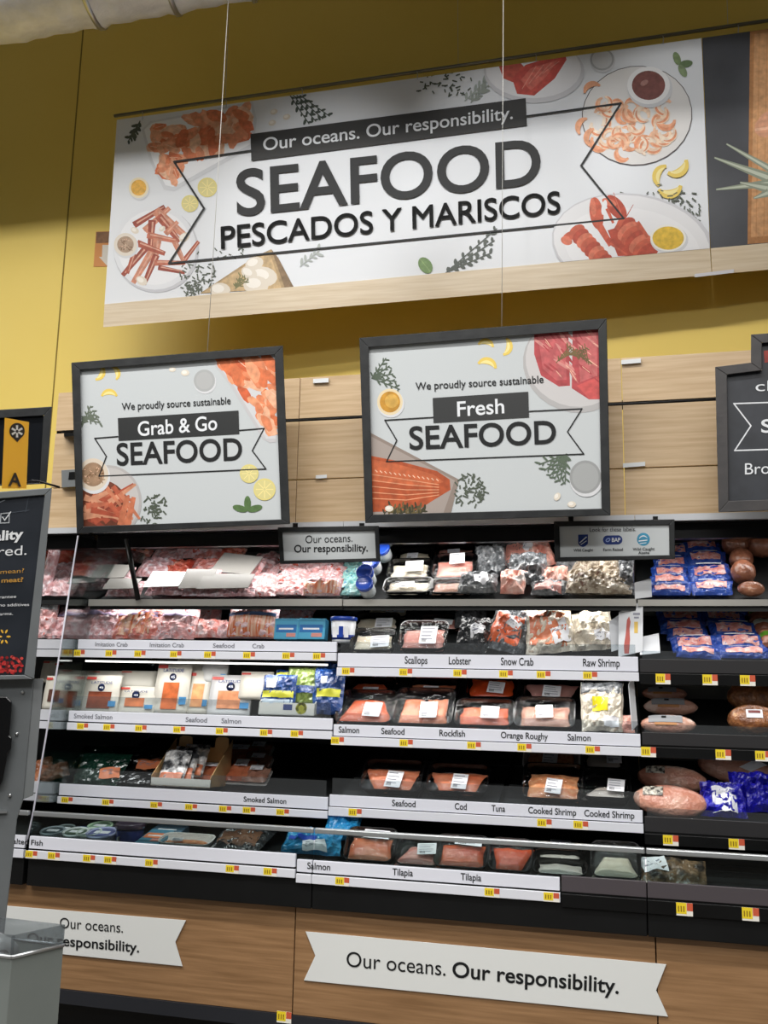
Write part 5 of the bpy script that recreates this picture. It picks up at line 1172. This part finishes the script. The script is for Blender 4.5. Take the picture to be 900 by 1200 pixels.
# ---- bottom deck, left case
for i, (r, rim, top) in enumerate((((109,964,133,976),(60,70,60),(40,52,44)), ((96,970,123,983),(196,224,190),(150,180,150)), ((83,977,110,991),(214,226,214),(120,140,126)), ((66,984,94,998),(226,230,228),(90,110,92)), ((40,982,66,996),(150,160,166),(70,84,90)), ((74,976,96,988),(60,84,140),(40,60,110)), ((92,988,126,1002),(176,180,214),(110,116,170)), ((58,974,80,985),(120,130,130),(60,70,70)))):
    put(tin, 'L1', r, 10, '%s, bottom deck, left case' % ['dark green tin farthest back', 'pale green tin second from back', 'white green tin in the middle', 'white rimmed tin at the front left', 'grey rimmed tin leftmost by the glass', 'blue rimmed tin between green ones', 'violet rimmed tin at the front right', 'dull grey tin at the back left'][i], 'fish_tin', 'tin', 'round fish tins', rim=rim, top=top)
x = put(lambda *a: None, 'L1', (126,972,158,1000), 90, 'dark blue round tub beside the fish tins, bottom deck', 'fish_tub', 'tub', None)
x.rotation_euler = (0, 0, 0); w_ = (P(158,985,x.location.y)-P(126,985,x.location.y)).length; jar(x, w_, w_, random.Random(3), (70,56,72), (30,44,100), .07)
put(boxpack, 'L1', (158,978,186,1000), 12, 'small blue and orange carton left of the white fish tray', 'fish_carton', 'carton', None, m=mat('carton_teal', (86,140,164), .4), t=.03, band=OL)
put(boxpack, 'L1', (170,972,206,988), 12, 'blue grey carton behind the small orange one, bottom deck', 'fish_carton', 'carton', None, m=mat('carton_slate', (90,120,140), .4), t=.03)
put(tray, 'L1', (182,983,244,1003), 16, 'white tray with browned fish at the front of the bottom deck', 'fish_tray', 'tray', None, fish='shrimp', m=M_TRAYW, shape='block', lab=(-.1,.15,.2,.25), fh=.6)
put(bag, 'L1', (244,976,306,1001), 16, 'dark clear pack of smoked fish on the bottom deck', 'fish_pack', 'packet', None, m=B_DARK, t=.04, fish=noisy('smoked_dark', (70,50,40), (120,86,66), 14, .3, .4))
mb = MB(); a, b = P(136,997,3.46), P(176,968,3.9); b.z = a.z+.01
mb.prism([a, b, b+Vector((0,0,.05)), a+Vector((0,0,.05))], [v+Vector((.005,0,0)) for v in (a, b, b+Vector((0,0,.05)), a+Vector((0,0,.05)))], mat('divider_grey', (150,150,146), .4)); mb.build('divider', CASE['L'])
for r, t, lb, kw in (((332,974,398,1014),52,'bright cyan bag of frozen fish at the end of the left bottom deck',dict(lab=(.15,-.55,.4,.35,.1),stripe=[(-.8,.2,-.2,.1,mat('bag_cobalt', (40,80,190), .3))])), ((380,950,420,990),50,'cyan bag of frozen fish behind the other cyan bag',{})):
    put(bag, 'L1', r, t, lb, 'frozen_bag', 'bag', 'cyan frozen fish bags', m=B_CYAN, t=.06, d=.05 if 'end' in lb else .16, **kw)
# ---- bottom deck, middle case
for r, lb, f, kw in (
 ((402,976,462,1020),'black tray of salmon at the left of the bottom deck above Salmon','peach',dict(lab=(.1,.74,.5,.24),shape='block')),
 ((462,988,517,1025),'black tray of pink tilapia, second on the bottom deck','pink',dict(lab=(.18,.55,.4,.4))),
 ((508,985,572,1030),'black tray of orange salmon, third on the bottom deck','salmon',dict(lab=(.12,.74,.5,.24),shape='block')),
 ((572,989,624,1033),'black tray of orange salmon, fourth on the bottom deck','orange',dict(lab=None)),
 ((622,990,684,1006),'pale fish tray, topmost of three stacked on the bottom deck','dull',dict(lab=(.05,.5,.4,.6),shape='block')),
 ((626,1002,686,1020),'pale fish tray, middle of three stacked on the bottom deck','white',dict(lab=None,shape='block')),
 ((624,1013,688,1036),'pale fish tray, lowest of three stacked on the bottom deck','white',dict(lab=None,shape='block')),
 ((692,993,752,1040),'dark tray with pale fish and thawing ice, right of the stack','pale',dict(lab=None,fh=.7))):
    trayi('M1', r, 46 if 'three' not in lb else 25, lb, f, **kw)
put(bag, 'R1', (750,1011,828,1046), 34, 'clear pack with white and brown print alone on the bottom deck at right', 'fish_pack', 'packet', None, m=plastic('pack_brown', (60,54,48), (150,120,90), (210,206,200), 22, .12), t=.04, lab=(-.55,.2,.4,.6,.1))
# drain slots in the empty bottom deck of the right case
yf, zf, s = SH['R1']; mb = MB()
for k in range(4):
    for j in range(5):
        xa = P(830+k*55, 1040, 3.5).x; y = yf+.06+j*.07; z = zf+(y-yf)*math.tan(s); mb.box((xa, y, z+.0005), (xa+.15, y+.02, z+.002), mat('slot_dark', (10,11,12), .6))
mb.build('drain_slots', CASE['R'])

# ------------------------------------------------------------------ grey kiosk at the left edge
plk = Plane(P(55, 700, 2.25), (P(60, 700, 2.25)-P(-60, 700, 2.20)).cross(Vector((0, 0, 1))))
KG = noisy('kiosk_grey', (98,102,104), (106,110,112), 6, .4)
K = empty('scale_kiosk', P(20, 1150, 2.25), 'grey kiosk post with a dark poster at the left photo edge', 'kiosk')
out = [(-150,588),(61,571.5),(40,796),(-165,800)]; inn = [(-140,596),(52.5,580),(28.5,791),(-155,794)]
mb = MB(); ring(mb, plk, out, inn, -.035, .012, KG); mb.build('poster_frame', K, .002)
mb = MB(); quadprism(mb, plk, inn, -.01, .004, noisy('poster_slate', (30,34,40), (42,46,53), 5, .3)); po = mb.build('poster', K)
p = Print(plk, inn, .005)
p.line([(-40,602),(10,606)], 1, pc(66,72,80)); p.line([(12,601),(34,598)], 1, pc(60,66,74)); p.line([(30,600),(34,580)], 1, pc(60,66,74))
p.line([(1,602),(11,601),(10.5,612.5),(.5,613)], 1, pc(170,174,178), True); p.line([(3,606),(5.5,609.5),(12.5,600)], 1.2, pc(200,203,206)); p.line([(-8,592),(6,586)], 1, pc(120,126,132))
for k in range(6): p.ell(5+5*math.cos(k*1.047), 746+7*math.sin(k*1.047), 2.6, 1.2, pc(226,176,60), math.degrees(k*1.047), 8)
rg = random.Random(3)
for i in range(110): p.ell(rg.uniform(-30, 26), rg.uniform(775, 790)-rg.random()*6, 2.0, 1.8, rg.choice([pc(176,44,44), pc(200,70,64), pc(130,28,30)]), 0, 8)
p.build('printed_picture', po); o2 = p.off+.001; up = (.06, -1); TW = mat('poster_text', (214,216,218), .5); TG = mat('poster_gold', (176,130,50), .5)
mb = text_px('Quality', plk, (-34,636), (27,631), 11, TW, .03, o2, up); text_px('delivered.', plk, (-56,654.5), (31,650), 11, TW, .0, o2, up, mb)
text_px('have mean?', plk, (-24,674), (28,671), 5, TG, .0, o2, up, mb); text_px('from meat?', plk, (-24,684), (27,681.5), 5, TG, .02, o2, up, mb)
text_px('Guarantee', plk, (-14,702), (19,700.5), 3.4, TW, .0, o2, up, mb); text_px('raised with no additives', plk, (-36,711.5), (34,710), 3.4, TW, .0, o2, up, mb); text_px('local farms.', plk, (-18,722), (15,720.5), 3.4, TW, .0, o2, up, mb); text_px('t', plk, (-4,751), (0,751), 8, TW, .03, o2, up, mb)
mb.build('lettering', po)
plk2 = Plane(plk.o-plk.n*.02, plk.n)
mb = MB(); quadprism(mb, plk2, [(-160,797),(40,795.5),(27,938),(20,960),(3,1112),(-8,1215),(-160,1215)], -.05, 0, KG); mb.build('cabinet', K, .003)
mb = MB(); quadprism(mb, plk2, [(40,795.5),(51,795),(39,932),(24,938),(27,930)], -.09, -.004, noisy('kiosk_grey_side', (112,116,117), (120,123,125), 6, .4)); mb.build('side_panel', K, .001)
mb = MB(); quadprism(mb, plk2, [(-60,815),(8,816),(14,822),(11,862),(14,864),(13,878),(9,884),(3,916),(-2,922),(-60,922)], .001, .022, mat('display_black', (10,10,11), .25)); mb.build('display', K, .004)
for x, y in ((27,811), (20,860), (12,932)):
    mb = MB(); c = plk2.at(x, y, .001); mb.tube([c, c+plk2.n*.005], .004, M_STEEL, 10); mb.build('screw', K)
mb = MB(); quadprism(mb, plk2, [(-60,952),(8,950.5),(8,953),(-60,955)], .001, .008, M_STEEL); mb.build('ledge', K)
# dark monitor behind and yellow aisle sign
plm = YP(2.9); MO = empty('wall_monitor', plm.at(0, 566), 'black framed monitor behind the yellow A sign', 'monitor')
out = [(-130,488),(61,476.5),(54.5,567),(-130,575)]; inn = [(-122,497),(51,487),(46.5,566),(-122,572)]
mb = MB(); ring(mb, plm, out, inn, -.03, .012, M_FRAME); mb.build('frame', MO, .002)
mb = MB(); quadprism(mb, plm, inn, -.01, .0, mat('screen_dark', (18,20,24), .15)); mb.build('screen', MO)
mb = MB(); mb.tube([plm.at(30, 566, .02), plm.at(38, 563.5, .03), plm.at(46, 564, .03), plm.at(56, 567, .02), plm.at(70, 571, .0)], .004, M_BLACK, 8); tag(mb.build('cable'), 'thin black cable arching right of the yellow A sign', 'cable')
pla = Plane(P(18, 530, 2.55), (P(34, 530, 2.62)-P(4, 530, 2.5)).cross(Vector((0, 0, 1))))
mb = MB(); q = [(5.5,489.5),(34,494.5),(31,572.5),(2,572.5)]; quadprism(mb, pla, q, -.004, .002, mat('sign_yellow', (244,182,46), .4)); AS = tag(mb.build('aisle_sign'), 'yellow upright sign with black pin mark and letter A', 'sign')
p = Print(pla, q, .003); ib = mat('sign_ink', (30,26,22), .5); p.ell(20, 505, 9, 9.4, ib); p.poly([(11.5,508.5),(28.5,508.5),(20.3,518)], ib)
for k in range(6):
    a = R(90+60*k); p.line([(20+2.6*math.cos(a), 505.5+2.6*math.sin(a)), (20+6.2*math.cos(a), 505.5+6.2*math.sin(a))], 2.0, mat('sign_spark', (214,212,206), .5), w2=2.6)
p.build('printed_picture', AS); text_px('A', pla, (9.5,569), (25,570), 15, ib, .02, .005, (.04,-1)).build('lettering', AS)
# bag bin at the lower left
a = P(13.5, 1123, 1.85)
def hz(px, py):
    q = ray(px, py); return CAM+q*((a.z-CAM.z)/q.z)
b = hz(74.5, 1109); c = hz(-30, 1096); d4 = a+(c-b)
def low(v, z): return Vector((v.x, v.y, z))
zt = a.z; BN = empty('bag_bin', low((a+c)/2, 0), 'grey metal bin with clear lip holding rolled bags, lower left corner', 'bin')
rim = [low(v, zt) for v in (a, b, c, d4)]; cc = (a+c)/2
GB = noisy('bin_grey', (122,129,126), (130,136,133), 5, .4)
mb = MB(); n = 4; inr = [low(v+(cc-v)*.05, zt) for v in (a, b, c, d4)]
vs = [low(v, .0) for v in rim]+rim+inr+[low(v, .3) for v in inr]
mb.add(vs, [(3,2,1,0)]+[(i, (i+1) % 4, 4+(i+1) % 4, 4+i) for i in range(4)]+[(4+i, 4+(i+1) % 4, 8+(i+1) % 4, 8+i) for i in range(4)]+[(8+i, 8+(i+1) % 4, 12+(i+1) % 4, 12+i) for i in range(4)]+[(12,13,14,15)], GB); mb.build('body', BN, .002)
mb = MB()
for i in range(4):
    e, f = rim[i], rim[(i+1) % 4]; hgt = .045; ii = (cc-(e+f)/2); ii.z = 0; ii.normalize()
    mb.prism([e, f, f+Vector((0,0,hgt)), e+Vector((0,0,hgt))], [v+ii*.004 for v in (e, f, f+Vector((0,0,hgt)), e+Vector((0,0,hgt)))], clear('lip_clear', (214,218,220), .04, .05, dens=.06, fres=.3))
mb.build('lip', BN)
mb = MB()
for i in range(4): mb.tube([rim[i]+Vector((0,0,.002)), rim[(i+1) % 4]+Vector((0,0,.002))], .004, M_STEEL, 8)
mb.build('rim', BN)
e = cc+(b-cc)*.35; f = cc-(b-a)*.1+(d4-a)*.35
mb = MB(); mb.tube([low(cc+(a-cc)*.55, zt-.005), low(cc+(c-cc)*.5, zt-.005)], .035, mat('roll_plastic', (150,154,156), .25, coat=.5), 18)
mb.tube([low(cc+(a-cc)*.6, zt-.005), low(cc+(c-cc)*.55, zt-.005)], .012, M_BLACK, 12); tag(mb.build('bag_roll'), 'roll of clear produce bags lying in the grey bin', 'roll')
mb = MB(); mb.prism([low(v+(cc-v)*.08, zt-.044) for v in (a, b, c, d4)], [low(v+(cc-v)*.08, zt-.054) for v in (a, b, c, d4)], M_BLACK); mb.build('inner_tray', BN)
